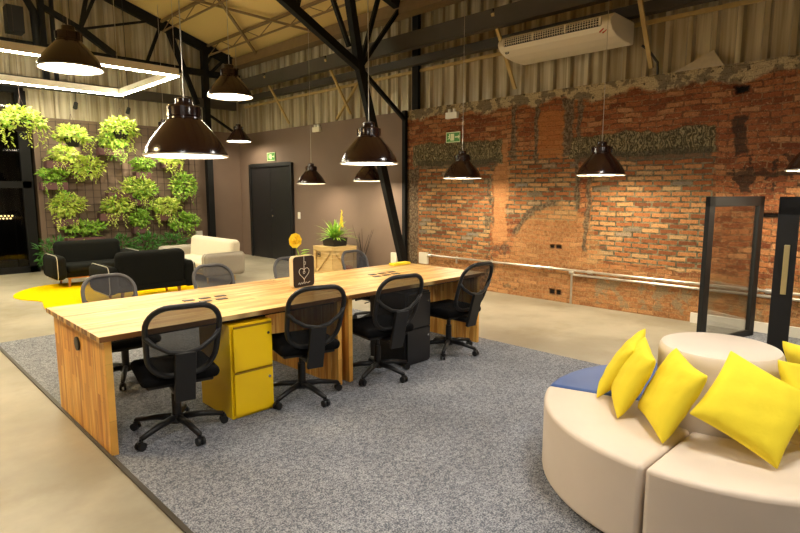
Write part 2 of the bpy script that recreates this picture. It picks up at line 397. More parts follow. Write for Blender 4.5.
M_leafBrown = leaf_mat('leaf_dry', srgb(120, 96, 40), srgb(160, 140, 60))

def glass_mat(name, tint, alpha):
    m, nt, b = mat(name); g = NG(nt)
    tr = g.N.new('ShaderNodeBsdfTransparent'); tr.inputs[0].default_value = tint
    gl = g.N.new('ShaderNodeBsdfGlossy'); gl.inputs['Roughness'].default_value = .03
    fr = g.N.new('ShaderNodeLayerWeight'); fr.inputs[0].default_value = .12
    mx = g.N.new('ShaderNodeMixShader'); g.L.new(g.m('ADD', g.m('MULTIPLY', fr.outputs[0], .6), alpha, clamp=True), mx.inputs[0])
    g.L.new(tr.outputs[0], mx.inputs[1]); g.L.new(gl.outputs[0], mx.inputs[2]); g.L.new(mx.outputs[0], nt.nodes['Material Output'].inputs[0]); return m
M_glass = glass_mat('clear_glass', (.93, .94, .93, 1), .01)
M_glassdark = glass_mat('entrance_glass', (.55, .55, .55, 1), .02)
def mesh_mat(name, col, dens):
    m, nt, b = mat(name); g = NG(nt); b.inputs['Base Color'].default_value = col; b.inputs['Roughness'].default_value = .7
    tr = g.N.new('ShaderNodeBsdfTransparent'); mx = g.N.new('ShaderNodeMixShader'); mx.inputs[0].default_value = dens
    g.L.new(tr.outputs[0], mx.inputs[1]); g.L.new(b.outputs[0], mx.inputs[2]); g.L.new(mx.outputs[0], nt.nodes['Material Output'].inputs[0]); return m
M_meshblack = mesh_mat('mesh_black', srgb(14, 14, 16), .8)
M_meshlit = mesh_mat('mesh_grey_lit', srgb(66, 67, 74), .72)  # grey put into the colour for light coming through the mesh

# ---------------------------------------------------------------- room
XW, YB = 7.2, 12.9
XL, YF = -4.0, -3.0
RIDGE = 1.6; EAVE = 4.75; SL = .31
def roof(x): return EAVE + SL*((XW-x) if x > RIDGE else (x-(2*RIDGE-XW)))
struct(MB().box(((XL+9)/2, (YF+15)/2, -.1), (9.6-XL, 19, .2)).build('floor', M_conc))
struct(MB().box((XW+.15, (YF+7.0)/2, 1.5), (.3, 7.0-YF, 3.0)).build('wall_right', M_brick))
struct(MB().box((XW+.15, (7.0+YB)/2, 1.5), (.3, YB-7.0, 3.0)).build('wall_right_far', M_paint))
struct(MB().box(((2.66+XW)/2+.1, YB+.1, 1.52), (XW-2.66, .2, 3.04)).build('wall_back', M_paint))
struct(MB().box((XL/2+.35, YB+.1, 2.2), (2.66-XL-3.06, .2, 4.4)).build('wall_back_left', M_paint))

def ribs(along0, along1, z0, topf, pitch=.26, d=.05):
    """trapezoid rib profile -> list of (s, depth)"""
    pts = []; s = along0
    while s < along1:
        pts += [(s, 0), (s+pitch*.62, 0), (s+pitch*.70, d), (s+pitch*.90, d)]; s += pitch
    return [p for p in pts if p[0] < along1] + [(along1, 0)]
def ribbed(name, axis, pos, a0, a1, z0, topf, sign):
    m = MB(); P = ribs(a0, a1, z0, topf); prev = None
    for s, d in P:
        def pt(z): return (s, pos-sign*d, z) if axis == 'x' else (pos-sign*d, s, z)
        v0 = m.bm.verts.new(pt(z0)); v1 = m.bm.verts.new(pt(topf(s)))
        if prev: m.bm.faces.new((prev[0], v0, v1, prev[1]))
        prev = (v0, v1)
    o = m.build(name, M_metalwall); return struct(o)
ribbed('wall_right_upper', 'y', XW+.14, YF, YB+.1, 3.0, lambda s: EAVE+.05, 1)
ribbed('wall_back_upper', 'x', YB+.1, XL, XW+.14, 3.04, lambda s: roof(s)+.02, 1)
ribbed('wall_left', 'y', XL, YF, YB+.1, 0, lambda s: EAVE+.05, -1)
ribbed('wall_front', 'x', YF, XL, XW+.14, 0, lambda s: roof(s)+.02, -1)
def slab(name, x0, x1, m=M_ceil):
    z0, z1 = roof(x0), roof(x1); b = MB(); t = .12
    b.prism([(x0, z0), (x1, z1), (x1, z1+t), (x0, z0+t)], 1, YF-.1, YB+.3); return struct(b.build(name, m))
slab('ceiling', RIDGE, XW+.3); slab('ceiling_left', XL-.2, RIDGE)
# carpet areas and metal edging
struct(MB().box((2.88, (YF+6.95)/2, .004), (3.76, 6.95-YF, .008)).build('floor_carpet', M_carpet))
struct(MB().box((.99, (YF+6.95)/2, .006), (.025, 6.95-YF, .014)).build('trim_1', M_greysteel))
struct(MB().box((6.6, -.7, .004), (1.19, 4.5, .008)).build('floor_carpet_side', M_carpet))
struct(MB().box((7.18, (YF+2.15)/2, .06), (.04, 2.15-YF, .12)).build('baseboard_right', M_skirt))
# eave flashing
struct(MB().box((7.08, (YF+YB)/2, 4.66), (.25, YB-YF, .2)).build('trim_2', M_joist))

# door (double, black)
d = thing('door_1', 'black double door in the taupe wall', 'door', (XW, 11.46, 0)); d['kind'] = 'structure'
for k in ('label', 'category'): del d[k]
f = MB(); f.box((-.02, .87, 1.12), (.1, .09, 2.24)); f.box((-.02, -.87, 1.12), (.1, .09, 2.24)); f.box((-.02, 0, 2.21), (.1, 1.65, .09))
f.build('door_frame', M_black, d, bev=.004)
for s in (-1, 1):
    l = MB(); l.box((-.02, s*.414, 1.08), (.04, .82, 2.16)); l.build('door_leaf', M_blackdoor, d, bev=.004)
h = MB(); h.cyl((-.04, -.07, 1.02), (-.055, -.07, 1.02), .028); h.cyl((-.05, -.07, 1.02), (-.10, -.07, 1.02), .01); h.bar((-.10, -.08, 1.02), (-.10, .05, 1.02), .02); h.build('door_handle', M_chrome, d)
h = MB(); h.cyl((-.04, -.07, 1.15), (-.055, -.07, 1.15), .022); h.build('door_lock', M_chrome, d)

# glazed entrance on the left of the back wall (dark outside)
wn = thing('window_1', 'x', 'x', (1.27, YB, 0)); wn['kind'] = 'structure'
for k in ('label', 'category'): del wn[k]
f = MB()
for x in (-1.52, -.3, .5, 1.32): f.box((x, -.02, 1.75), (.1 if x < 1.3 else .17, .12, 3.5))
for z in (.06, 1.72, 3.52): f.box((-.1, -.02, z), (2.95, .12, .13))
f.build('window_frame', M_steel, wn)
MB().box((-.1, .02, 1.75), (2.8, .012, 3.4)).build('window_glass', M_glassdark, wn)
# porch outside the entrance: dark surround, paving
M_night = simple('night_wall', srgb(34, 30, 28), .9)
p = MB(); p.box((.35, 15.6, 2.2), (5.3, .1, 4.4)); p.box((3.0, 14.45, 2.2), (.1, 2.3, 4.4)); p.box((-2.3, 14.3, 2.2), (.1, 2.6, 4.4)); p.box((.35, 14.4, 3.95), (5.4, 2.5, .1))
struct(p.build('wall_porch', M_night))
db = MB()
for i in range(14):
    db.cyl((1.55+i*.06, YB+.35, 1.06), (1.55+i*.06, YB+.33, 1.06), .016, seg=8)
    db.cyl((1.58+i*.06, YB+.35, 1.11), (1.58+i*.06, YB+.33, 1.11), .016, seg=8)
ds = thing('light_strip', 'double row of small glowing amber dots behind the dark entrance glass', 'light strip', (0, 0, 0))
db.build('glowing_dots', M_dots, ds); MB().box((1.95, YB+.37, 1.085), (1.0, .03, .12)).build('backing_bar', M_black, ds)
for px_ in (1.5, 2.4): MB().cyl((px_, YB+.37, 0), (px_, YB+.37, 1.1), .015).build('post', M_black, ds)

# ---------------------------------------------------------------- structural steel
def steelthing(name, label, cat, group=None): return thing(name, label, cat, (0,0,0), 0, group)
t = steelthing('portal_frame', 'black steel portal frame with slanting leg rising beside the brick wall', 'steel frame')
Yf = 7.0
MB().box((7.16, Yf+.02, 1.5), (.07, .07, 3.0)).build('column', M_steel, t)
MB().box((7.25, Yf-.17, 3.86), (.07, .14, 1.72)).build('upper_column', M_steel, t)
MB().bar((7.08, Yf-.12, 0), (6.1, Yf, 3.56), .12, .12).bar((6.1, Yf, 3.56), (5.8, Yf, 5.1), .12, .12).build('slanting_leg', M_steel, t)
MB().bar((6.1, Yf, 3.56), (1.6, Yf, 5.85), .11, .12).build('lower_chord', M_steel, t)
MB().bar((6.95, Yf, roof(6.95)-.1), (1.6, Yf, roof(1.6)-.12), .12, .14).build('rafter', M_steel, t)
for a, b_ in (((6.1, 3.56), (6.56, 4.85)), ((6.1, 3.56), (7.0, 4.66)), ((6.1, 3.56), (7.14, 2.84)), ((5.88, 3.85), (5.2, 5.25)), ((4.9, 4.2), (5.2, 5.25)), ((4.9, 4.2), (4.2, 5.5)), ((3.4, 4.9), (4.2, 5.5)), ((3.4, 4.9), (3.0, 5.9))):
    MB().bar((a[0], Yf, a[1]), (b_[0], Yf, b_[1]), .06, .06).build('brace', M_steel, t)
MB().box((7.06, Yf-.12, .01), (.26, .26, .02)).build('base_plate', M_steel, t)

t = steelthing('gable_frame', 'black steel truss against the ribbed gable wall above the planted wall', 'steel frame')
Yg = 12.7
MB().bar((XW-.05, Yg, roof(XW)-.12), (RIDGE, Yg, roof(RIDGE)-.1), .1, .2).build('rafter', M_steel, t)
MB().box((6.28, Yg+.02, 2.5), (.14, .14, 5.0)).build('column', M_steel, t)
MB().box((3.02, Yg, 4.55), (.10, .12, 1.7)).build('column', M_steel, t)
MB().box((3.2, Yg, 4.55), (.06, .1, 1.7)).build('column', M_steel, t)
MB().box((4.1, Yg, 4.33), (6.1, .10, .14)).build('tie_beam', M_steel, t)
MB().box((4.05, Yg+.06, 3.66), (6.0, .12, .2)).build('tie_beam', M_greysteel, t)
for a, b_, w in (((3.68, 4.8), (3.0, 5.1), .1), ((3.68, 4.8), (4.3, 4.4), .12), ((3.68, 4.8), (4.1, 5.75), .06), ((3.68, 4.8), (3.9, 5.75), .07), ((3.68, 4.8), (5.3, 5.32), .045),
                 ((5.38, 5.3), (5.80, 4.25), .11), ((5.80, 4.25), (6.05, 3.6), .09), ((5.33, 5.3), (4.95, 4.38), .06), ((6.9, 4.85), (6.35, 4.3), .06), ((6.55, 4.95), (6.3, 4.5), .05), ((6.3, 3.4), (7.1, 2.95), .05)):
    MB().bar((a[0], Yg-.02, a[1]), (b_[0], Yg-.02, b_[1]), w, w).build('brace', M_steel, t)
MB().box((2.55, 12.6, 4.72), (.26, .3, .46)).build('black_box', M_black, t)
MB().tube([(1.6, 12.62, 5.28), (2.4, 12.62, 5.28), (2.75, 12.62, 5.2), (2.88, 12.62, 4.95), (2.9, 12.62, 4.3)], .07, 10).build('duct_pipe', M_steel, t, smooth=True)
# grey girders along the right wall with brackets
g1 = MB(); g1.box((6.70, 4.9, 4.0), (.02, 15.6, .25)).box((6.75, 4.9, 4.12), (.12, 15.6, .015)).box((6.75, 4.9, 3.88), (.12, 15.6, .015)).build('girder', M_greysteel)
tag(C.objects['girder'], 'long dark grey channel girder running high along the right wall, upper of two', 'girder')
g2 = MB(); g2.box((7.12, 4.9, 3.80), (.02, 15.6, .13)).box((7.18, 4.9, 3.86), (.13, 15.6, .012)).box((7.18, 4.9, 3.74), (.13, 15.6, .012)).build('girder', M_greysteel)
tag(C.objects['girder.001'], 'lower grey girder fixed flat to the ribbed sheet wall', 'girder')
for y, where in ((2.84, 'right of the air conditioner'), (4.83, 'at the left end of the air conditioner'), (8.65, 'above the taupe wall, nearer the slanting black leg'), (10.8, 'above the black double door')):
    t = thing('steel_bracket', 'pale yellow diagonal steel bracket '+where, 'bracket', (7.2, y, 3.2), 0, 'brackets holding the wall girder')
    MB().bar((.09, 0, -.09), (-.52, 0, .86), .05, .03).build('diagonal_arm', M_yellowsteel, t)
    MB().bar((-.55, 0, .9), (.09, 0, .9), .04, .03).build('top_arm', M_greysteel, t)
t = MB().bar((7.22, 8.25, 3.75), (7.22, 9.0, 3.04), .04, .04, up=(1, 0, 0)).build('steel_brace', M_yellowsteel); tag(t, 'thin pale diagonal brace on the ribbed wall beside the slanting leg', 'brace')
# rail at mid height of the ribbed wall
t = MB().box((7.28, 4.9, 3.66), (.03, 15.6, .05)).build('steel_rail', M_yellowsteel); tag(t, 'thin pale horizontal rail fixed across the ribbed wall behind the air conditioner', 'rail')
# roof joists along the hall
jn = ['lowest lattice roof joist, nearest the eave of the right wall', 'second lattice roof joist up from the right wall', 'third lattice roof joist up from the right wall', 'fourth lattice roof joist, toward the roof ridge']
for x, lab in zip((6.35, 5.3, 4.1, 2.9), jn):
    z = roof(x)-.06; t = thing('roof_joist', lab, 'roof joist', (x, 0, z), 0, 'lattice joists under the roof panels')
    MB().bar((0, -2.9, 0), (0, 12.8, 0), .05, .05).build('top_rail', M_joist, t)
    MB().bar((0, -2.9, -.22), (0, 12.6, -.22), .03, .03).build('bottom_rail', M_joist, t)
    w = MB(); y = -2.8; k = 0
    while y < 12.3:
        w.bar((0, y, 0 if k % 2 else -.22), (0, y+.55, -.22 if k % 2 else 0), .014, .014); y += .55; k += 1
    w.build('lattice', M_joist, t)
for i, (a, b_) in enumerate((((7.0, 9.2), (4.2, 11.6)), ((7.0, 11.6), (4.2, 9.2)))):
    t = MB().bar((a[0], a[1], roof(a[0])-.12), (b_[0], b_[1], roof(b_[0])-.12), .05, .04).build('roof_brace', M_joist)
    tag(t, ('brown diagonal brace under the ceiling, nearer the camera at the eave', 'brown diagonal brace under the ceiling, starting above the far corner')[i], 'roof brace')

# ---------------------------------------------------------------- pendant lamps
def pendant(x, y, z, label, top, dif=None, grp='enamel pendant lamps'):
    dif = dif or M_bulb
    t = thing('pendant_lamp', label, 'lamp', (x, y, z), 0, grp)
    R = .272
    prof = [(R+.004, 0), (R+.001, .02), (R-.012, .055), (R-.040, .105), (R-.078, .155), (R-.118, .20), (.120, .238), (.108, .25), (.106, .262), (.106, .325), (.096, .338), (.060, .345), (.056, .36), (.056, .385), (.03, .395), (0, .395)]
    MB().lathe(prof, seg=48).lathe([(R-.002, .002), (R-.004, .02), (R-.017, .055), (R-.045, .105), (R-.083, .155), (R-.123, .196), (0, .2)], seg=48).build('lamp_shade', M_lamp, t, smooth=2)
    MB().lathe([(0, .008), (R-.008, .008), (R-.008, .014), (0, .014)], seg=40).build('diffuser', dif, t)
    MB().lathe([(R+.008, -.004), (R+.010, .006), (R+.0, .008), (R-.004, -.004), (R+.008, -.004)], seg=48).build('rim', M_white if False else M_piping, t, smooth=True)
    MB().cyl((0, 0, .40), (0, 0, top-z), .004, seg=6).build('cord', M_galv, t)
    v = MB()
    for k in range(6):
        a = k*PI/3; v.box((.108*math.cos(a), .108*math.sin(a), .295), (.016, .03, .066), Matrix.Rotation(a, 3, 'Z'))
    v.lathe([(.106, .262), (.110, .266), (.106, .27)], seg=24)
    v.build('vent_crown', M_lamp, t)
    return t
rf = lambda x: roof(x)+.05
pendant(1.72, 3.81, 1.82, 'large brown pendant lamp low over the near end of the desk', rf(1.72), M_bulbd)
pendant(3.62, 4.03, 1.845, 'large brown pendant lamp low over the far half of the desk', rf(3.62), M_bulbd)
pendant(1.65, 6.05, 2.73, 'brown pendant lamp hung high in front of the light frame', rf(1.65))
pendant(3.60, 6.63, 2.77, 'brown pendant lamp hung high, second from the left of the high row', rf(3.6))
pendant(6.58, 11.8, 2.73, 'small-looking brown pendant lamp hung high by the far corner left of the double door', rf(6.7))
pendant(5.0, 12.1, 2.72, 'brown pendant lamp mostly hidden behind the largest lamp', rf(5.0))
pendant(6.52, 8.95, 1.74, 'brown pendant lamp hanging right of the black double door', rf(6.6))
pendant(6.62, 7.38, 1.77, 'brown pendant lamp behind the slanting steel leg, partly covered by a nearer lamp', rf(6.75))
pendant(6.42, 5.12, 1.775, 'brown pendant lamp in front of the left bricked-up window', rf(6.6), M_bulbw)
pendant(6.42, 3.02, 1.775, 'brown pendant lamp in front of the right bricked-up window', rf(6.6), M_bulbw)
pendant(6.42, .90, 1.775, 'brown pendant lamp cut by the right picture edge', rf(6.6), M_bulbw)
# unseen pendants added outside the frame to raise the brightness
pendant(2.3, .5, 2.74, 'added brown pendant lamp above the round cream seat, out of frame', rf(2.3), M_bulbn)
pendant(-.1, 4.6, 2.74, 'added brown pendant lamp over the bare floor left of the desk, out of frame', rf(0), M_bulba)
pendant(0.2, 1.6, 2.9, 'added brown pendant lamp above the photographer, out of frame', rf(0.2), M_bulbn)
pendant(2.9, -1.6, 2.74, 'added brown pendant lamp behind the round seat, out of frame', rf(2.9), M_bulbn)
pendant(-.3, 8.6, 2.74, 'added brown pendant lamp over the floor beside the lounge, out of frame', rf(0), M_bulba)
pendant(4.4, 1.9, 3.2, 'added brown pendant lamp high above the carpet, out of frame', rf(4.4), M_bulbn)

# LED frame over the lounge
t = thing('led_frame', 'white rectangular hanging light frame with glowing strips over the lounge', 'light fitting', (0, 0, 3.4))
def led(p0, p1):
    MB().bar((p0[0], p0[1], .055), (p1[0], p1[1], .055), .06, .11).build('housing', M_ac, t)
    MB().bar((p0[0], p0[1], -.008), (p1[0], p1[1], -.008), .05, .016).build('light_strip', M_led, t)
led((-.6, 8.9), (3.95, 8.9)); led((3.92, 8.93), (3.92, 11.37)); led((-.6, 11.4), (3.95, 11.4)); led((-.57, 8.93), (-.57, 11.37))
for x, y in ((3.9, 8.9), (1.6, 8.9), (3.9, 11.4), (1.9, 11.4), (-.5, 8.9), (-.5, 11.4)):
    MB().cyl((x, y, .1), (x, y, rf(x)-3.4), .004, seg=6).build('suspension_wire', M_galv, t)

# ---------------------------------------------------------------- desks
def desk(x0, x1, label, grp):
    w = x1-x0; t = thing('work_desk', label, 'desk', (x0, 3.38, 0), 0, grp)
    MB().box((w/2, .585, .733), (w, 1.17, .034)).build('desk_top', M_top, t, bev=.002)
    MB().box((w/2, .585, .70), (w-.1, 1.0, .03)).build('under_frame', M_black, t)
    for x in (.055+.0, w-.055):
        MB().box((x, .585, .359), (.04, 1.09, .714)).build('side_panel', M_panel, t, bev=.002)
    return t, w
d1, w1 = desk(.96, 2.795, 'near half of the long butcher-block desk, by the yellow cabinet', 'two desks joined end to end')
d2, w2 = desk(2.80, 4.64, 'far half of the long butcher-block desk, by the black cabinet', 'two desks joined end to end')
# cable hole in near panel
MB().cyl((.0335, .56, .60), (.022, .56, .60), .045, seg=24).cyl((.031, .56, .60), (.021, .56, .60), .032, seg=24).build('cable_hole', M_plastic, d1)
def outlets(desk_, cx, cy):
    for i in range(3):
        for j in range(2):
            if (i+j) % 2 and j == 0 and i == 1 and False: continue
            m = MB(); m.box((cx+(i-1)*.13+(.05 if j else 0), cy+(j-.5)*.12, .752), (.085, .05, .006)); o = m.build('socket', M_plastic, desk_, bev=.002)
            MB().cyl((cx+(i-1)*.13+(.05 if j else 0), cy+(j-.5)*.12, .754), (cx+(i-1)*.13+(.05 if j else 0), cy+(j-.5)*.12, .7565), .014, seg=10).build('socket_face', M_greyplastic, o)
outlets(d1, .92, .64); outlets(d2, .98, .64)

# cabinets
def cabinet(name, x, y, w, dep, h, body, groove, label, lockmat):
    t = thing(name, label, 'cabinet', (x, y, 0))
    MB().box((w/2, dep/2+.012, h/2+.01), (w, dep, h), None, .004).build('body', body, t)
    for z0, z1 in ((.035, .335), (.35, .655)):
        o = MB().box((w/2, -.004, (z0+z1)/2), (w-.03, .018, z1-z0), None, .003).build('drawer', body, t)
        MB().cyl((w-.045, -.012, z1-.07), (w-.045, -.018, z1-.07), .010, seg=12).build('lock', lockmat, o)
        MB().box((w/2, -.011, z1+.003), (w-.04, .012, .012)).build('pull_slot', groove, o)
    return t
cabinet('drawer_cabinet', 1.765, 3.38, .33, .46, .665, M_yellow, M_groove, 'bright yellow two-drawer metal cabinet under the near desk', M_chrome)
cabinet('drawer_cabinet', 3.44, 3.36, .33, .46, .665, M_blackcab, M_plastic, 'black two-drawer metal cabinet under the far desk', M_chrome)

# ---------------------------------------------------------------- chairs
def rrect(w, h, r, n=6, taper=0.0):
    pts = []
    for cx, cz, a0 in ((w/2-r, h/2-r, 0), (-w/2+r, h/2-r, 90), (-w/2+r, -h/2+r, 180), (w/2-r, -h/2+r, 270)):
        for i in range(n+1):
            a = math.radians(a0+90*i/n); x = cx+r*math.cos(a); z = cz+r*math.sin(a)
            pts.append((x*(1-taper*(.5-z/h)), z))
    return pts
def make_chair(label, frame, meshm, grp, drop=0.0):
    t = thing('office_chair', label, 'chair', (0,0,0), 0, grp)
    W, Hh = .435, .45; zc = .690-drop
    def place(x, z):      # curved backrest surface
        return Vector((x, -.25 - .17*((z+.225)/.45) + .05*(x/.225)**2 - .015*math.cos(z/.225*1.4), zc+z))
    ol = rrect(W, Hh, .14, 7, .12)
    MB().tube([place(x, z) for x, z in ol], .017, 10, True).build('back_frame', frame, t, smooth=True)
    # mesh: grid clipped to outline, from 0.36 below the top gap
    m = MB(); n = len(ol); cen = m.bm.verts.new(place(0, 0)); R1 = [m.bm.verts.new(place(x*.5, z*.5)) for x, z in ol]; R2 = [m.bm.verts.new(place(x*.99, z*.99)) for x, z in ol]
    for i in range(n):
        j = (i+1) % n; m.bm.faces.new((cen, R1[i], R1[j])); m.bm.faces.new((R1[i], R2[i], R2[j], R1[j]))
    m.build('back_mesh', meshm, t, smooth=True)
    lum = [place(-.212, .05)+Vector((0, -.01, 0)), place(-.17, .0)+Vector((0, -.02, 0)), place(-.09, -.05)+Vector((0, -.03, 0)), place(0, -.068)+Vector((0, -.03, 0)), place(.09, -.05)+Vector((0, -.03, 0)), place(.17, .0)+Vector((0, -.02, 0)), place(.212, .05)+Vector((0, -.01, 0))]
    MB().tube(lum, .014, 8).build('lumbar_bar', M_plastic, t, smooth=True)
    MB().bar((0, -.365, .63-drop), (0, -.28, .31-drop), .12, .03, up=(0,1,0)).box((0, -.14, .36-drop), (.12, .28, .03), None, .008).build('back_support', M_plastic, t, bev=.004)
    # seat
    m = MB(); m.box((0, .0, .435-drop), (.47, .46, .075), None, .036, 4); m.build('seat', M_seatfab, t, smooth=True)
    MB().box((0, .0, .388-drop), (.40, .38, .03), None, .012).build('seat_shell', M_plastic, t)
    MB().cyl((0, 0, .10), (0, 0, .27), .03).cyl((0, 0, .22), (0, 0, .375-drop), .02).box((0, 0, .365-drop), (.16, .2, .03)).build('gas_column', M_plastic, t, smooth=2)
    MB().bar((.06, .03, .36-drop), (.25, .05, .355-drop), .014, .01).build('height_lever', M_plastic, t)
    MB().cyl((0, 0, .075), (0, 0, .125), .05, .04).build('hub', M_plastic, t)
    for k in range(5):
        a = math.radians(141+72*k); c, s_ = math.cos(a), math.sin(a)
        MB().tube([(c*.03, s_*.03, .105), (c*.15, s_*.15, .098), (c*.29, s_*.29, .07)], [.024, .021, .016], 8).build('base_leg', M_plastic, t, smooth=True)
        ca = MB(); px, py = -s_, c; ox, oy = c*.295, s_*.295
        for q in (-1, 1): ca.cyl((ox+px*.008*q, oy+py*.008*q, .027), (ox+px*.024*q, oy+py*.024*q, .027), .026, seg=16)
        ca.cyl((ox, oy, .03), (ox, oy, .075), .008, seg=8); ca.box((ox, oy, .05), (.03, .03, .02)); ca.build('caster', M_plastic, t, smooth=2)
    return t
GC = 'office chairs around the long desk'
ch = make_chair('black mesh office chair nearest the camera, left of the yellow cabinet', M_plastic, M_meshblack, GC)
ch.location = (1.42, 3.48, .008); ch.rotation_euler = (0, 0, math.radians(-12))
dup(ch, (2.37, 3.43, .008), math.radians(-15), 'black mesh office chair just right of the yellow cabinet')
dup(ch, (3.125, 3.39, .008), math.radians(-10), 'black mesh office chair just left of the black cabinet')
dup(ch, (4.11, 3.42, .008), math.radians(-3), 'black mesh office chair at the far right end of the desk past the black cabinet')
cb = make_chair('office chair, mesh greyed as if lit through, behind the near left end of the desk', M_greyplastic, M_meshlit, GC, .08)
cb.location = (1.56, 4.82, .008); cb.rotation_euler = (0, 0, PI-.05)
dup(cb, (2.57, 4.83, .008), PI+.06, 'office chair, mesh greyed as if lit through, behind the desk, in front of the cream armchair')
dup(cb, (3.45, 4.82, .008), PI-.04, 'office chair, mesh greyed as if lit through, behind the standing blackboard with the heart')
dup(cb, (4.46, 4.86, .008), PI+.1, 'office chair, mesh greyed as if lit through, behind the desk, right of the wooden crate')

# things on the desk
t = thing('blackboard_block', 'small rounded blackboard with chalk heart and key standing on the desk', 'ornament', (2.78, 3.98, .7505), math.radians(6))
pb = [(x, z+.138) for x, z in rrect(.245, .275, .03, 5)]
MB().prism(pb, 1, -.022, .022).build('block', M_boardside, t)
MB().prism([(x*.96, (z-.138)*.97+.138) for x, z in pb], 1, -.0245, -.0215).build('board_face', M_board, t)
ck = MB(); F = -.0265
heart = []
for i in range(25):
    a = 2*PI*i/24; heart.append((.0036*16*math.sin(a)**3, F, .125+.0036*(13*math.cos(a)-5*math.cos(2*a)-2*math.cos(3*a)-math.cos(4*a))))
ck.tube(heart[:-1], .0022, 5, True)
ck.tube([(0, F, .27), (0, F, .135)], .0022, 5); ck.tube([(0, F, .222), (.018, F, .222), (.018, F, .200), (.006, F, .200)], .002, 5)
ck.tube([(0, F, .068), (0, F, .045)], .002, 5)
ck.tube([(.012*math.cos(k*PI/4), F, .13+.012*math.sin(k*PI/4)) for k in range(8)], .002, 5, True)
ck.tube([(-.065, F, .03), (-.055, F, .045), (-.045, F, .028), (-.03, F, .045), (-.02, F, .03), (-.005, F, .045), (.005, F, .03), (.02, F, .043), (.04, F, .032), (.065, F, .046)], .0022, 5)
ck.build('chalk_drawing', M_chalk, t)
t = thing('yellow_rose', 'single yellow rose with green leaves standing behind the small blackboard', 'flower', (2.86, 4.09, .7505))
MB().lathe([(0, 0), (.03, 0), (.033, .02), (.024, .17), (.02, .17), (.02, .02), (0, .02)], seg=16).build('vase', M_plastic, t, smooth=True)
MB().tube([(0, 0, .05), (-.01, 0, .2), (-.045, 0, .30), (-.075, 0, .37)], .004, 6).build('stem', M_leafM, t)
lf = MB()
def leaf(m, p, d, up, L, w, bend=.2):
    p = Vector(p); d = Vector(d).normalized(); s = d.cross(Vector(up))
    if s.length < 1e-3: s = d.cross(Vector((1, 0, 0)))
    s.normalize(); u = s.cross(d).normalized()
    v = [m.bm.verts.new(q) for q in (p, p+d*L*.45+s*w-u*L*.02, p+d*L*.45+u*L*.06, p+d*L*.45-s*w-u*L*.02, p+d*L-u*L*bend)]
    m.bm.faces.new((v[0], v[1], v[2])); m.bm.faces.new((v[0], v[2], v[3])); m.bm.faces.new((v[1], v[4], v[2])); m.bm.faces.new((v[2], v[4], v[3]))
for a, z in ((.2, .22), (2.6, .25), (1.0, .27), (-.6, .26), (-.2, .20), (.5, .3)): leaf(lf, (-.02, 0, z), (math.cos(a), .3*math.sin(a)-.3, .25), (0, 0, 1), .10, .028)
lf.build('leaves', M_leafM, t)
rs = MB()
for ring, (n, R_, tilt) in enumerate(((4, .012, .15), (6, .026, .5), (8, .042, .9), (9, .055, 1.35))):
    for k in range(n):
        a = 2*PI*k/n+ring*.5; c0 = Vector((-.08, -.01, .40)); ax = Vector((math.cos(a), 0, math.sin(a)))
        ct = c0+ax*R_*.6+Vector((0, -.035+ring*.012, 0)); s_ = Vector((-math.sin(a), 0, math.cos(a)))
        w = .02+ring*.004; out = (ax*math.sin(tilt)+Vector((0, -1, 0))*math.cos(tilt)).normalized()
        q = [rs.bm.verts.new(x) for x in (ct-s_*w*.5, ct+s_*w*.5, ct+s_*w*.8+out*.026, ct+out*.036, ct-s_*w*.8+out*.026)]
        rs.bm.faces.new(q)
rs.lathe([(0, .375), (.02, .385), (.035, .40), (.03, .42), (0, .43)], (-.08, .0, -.005), 12)
rs.build('blossom', M_rose, t)
t = MB().box((0, 0, .014), (.26, .09, .026), None, .003).build('yellow_folder', M_cushion, loc=(4.44, 4.43, .7505)); tag(t, 'thin yellow folder lying on the far end of the desk', 'folder')

# crate with bromeliad
t = thing('wooden_crate', 'pale wooden crate with stamped marks standing behind the desk', 'crate', (6.36, 8.12, 0))
L = .58
MB().box((L/2, L/2, .27), (L-.03, L-.03, .53)).build('crate_box', M_crate, t)
bt = MB()
for (ax) in (0, 1):
    def B(u0, z0, u1, z1, w=.07):
        if ax == 0: bt.bar((u0, -.0, z0), (u1, -.0, z1), .02, w, up=(0, 1, 0)) if False else bt.bar((u0, .0, z0), (u1, .0, z1), w, .024, up=(0, 1, 0))
        else: bt.bar((.0, u0, z0), (.0, u1, z1), w, .024, up=(1, 0, 0))
    B(0, .035, L, .035); B(0, .505, L, .505); B(.035, .06, .035, .48); B(L-.035, .06, L-.035, .48); B(.06, .48, L-.06, .06, .06)
bt.build('battens', M_crate, t)
MB().box((L/2, L/2, .54), (L+.02, L+.02, .02)).build('lid', M_crate, t)
st = MB(); st.tube([(.38+.09*math.cos(a*PI/8), -.0125, .13+.045*math.sin(a*PI/8)) for a in range(16)], .006, 5, True); st.box((.38, -.0125, .13), (.12, .004, .02)); st.build('red_stamp', M_red, t)
st = MB()
for a_, b_ in (((-.0125, .36, .40), (.004, .012, .09)), ((-.0125, .46, .40), (.004, .012, .09)), ((-.0125, .41, .40), (.004, .10, .012)), ((-.0125, .41, .44), (.004, .10, .012)), ((-.0125, .41, .36), (.004, .10, .012)), ((-.0125, .41, .40), (.004, .05, .03))):
    st.box(a_, b_)
st.build('black_stamp', M_darkink, t)
t = thing('potted_bromeliad', 'bromeliad with yellow flower spike in a dark square pot on the crate', 'plant', (6.65, 8.41, .551))
MB().prism([(-.15, 0), (.15, 0), (.18, .15), (-.18, .15)], 1, -.17, .17).build('pot', M_pot, t, bev=.006)
MB().box((0, 0, .151), (.33, .31, .004)).build('soil', M_soil, t)
bl = MB()
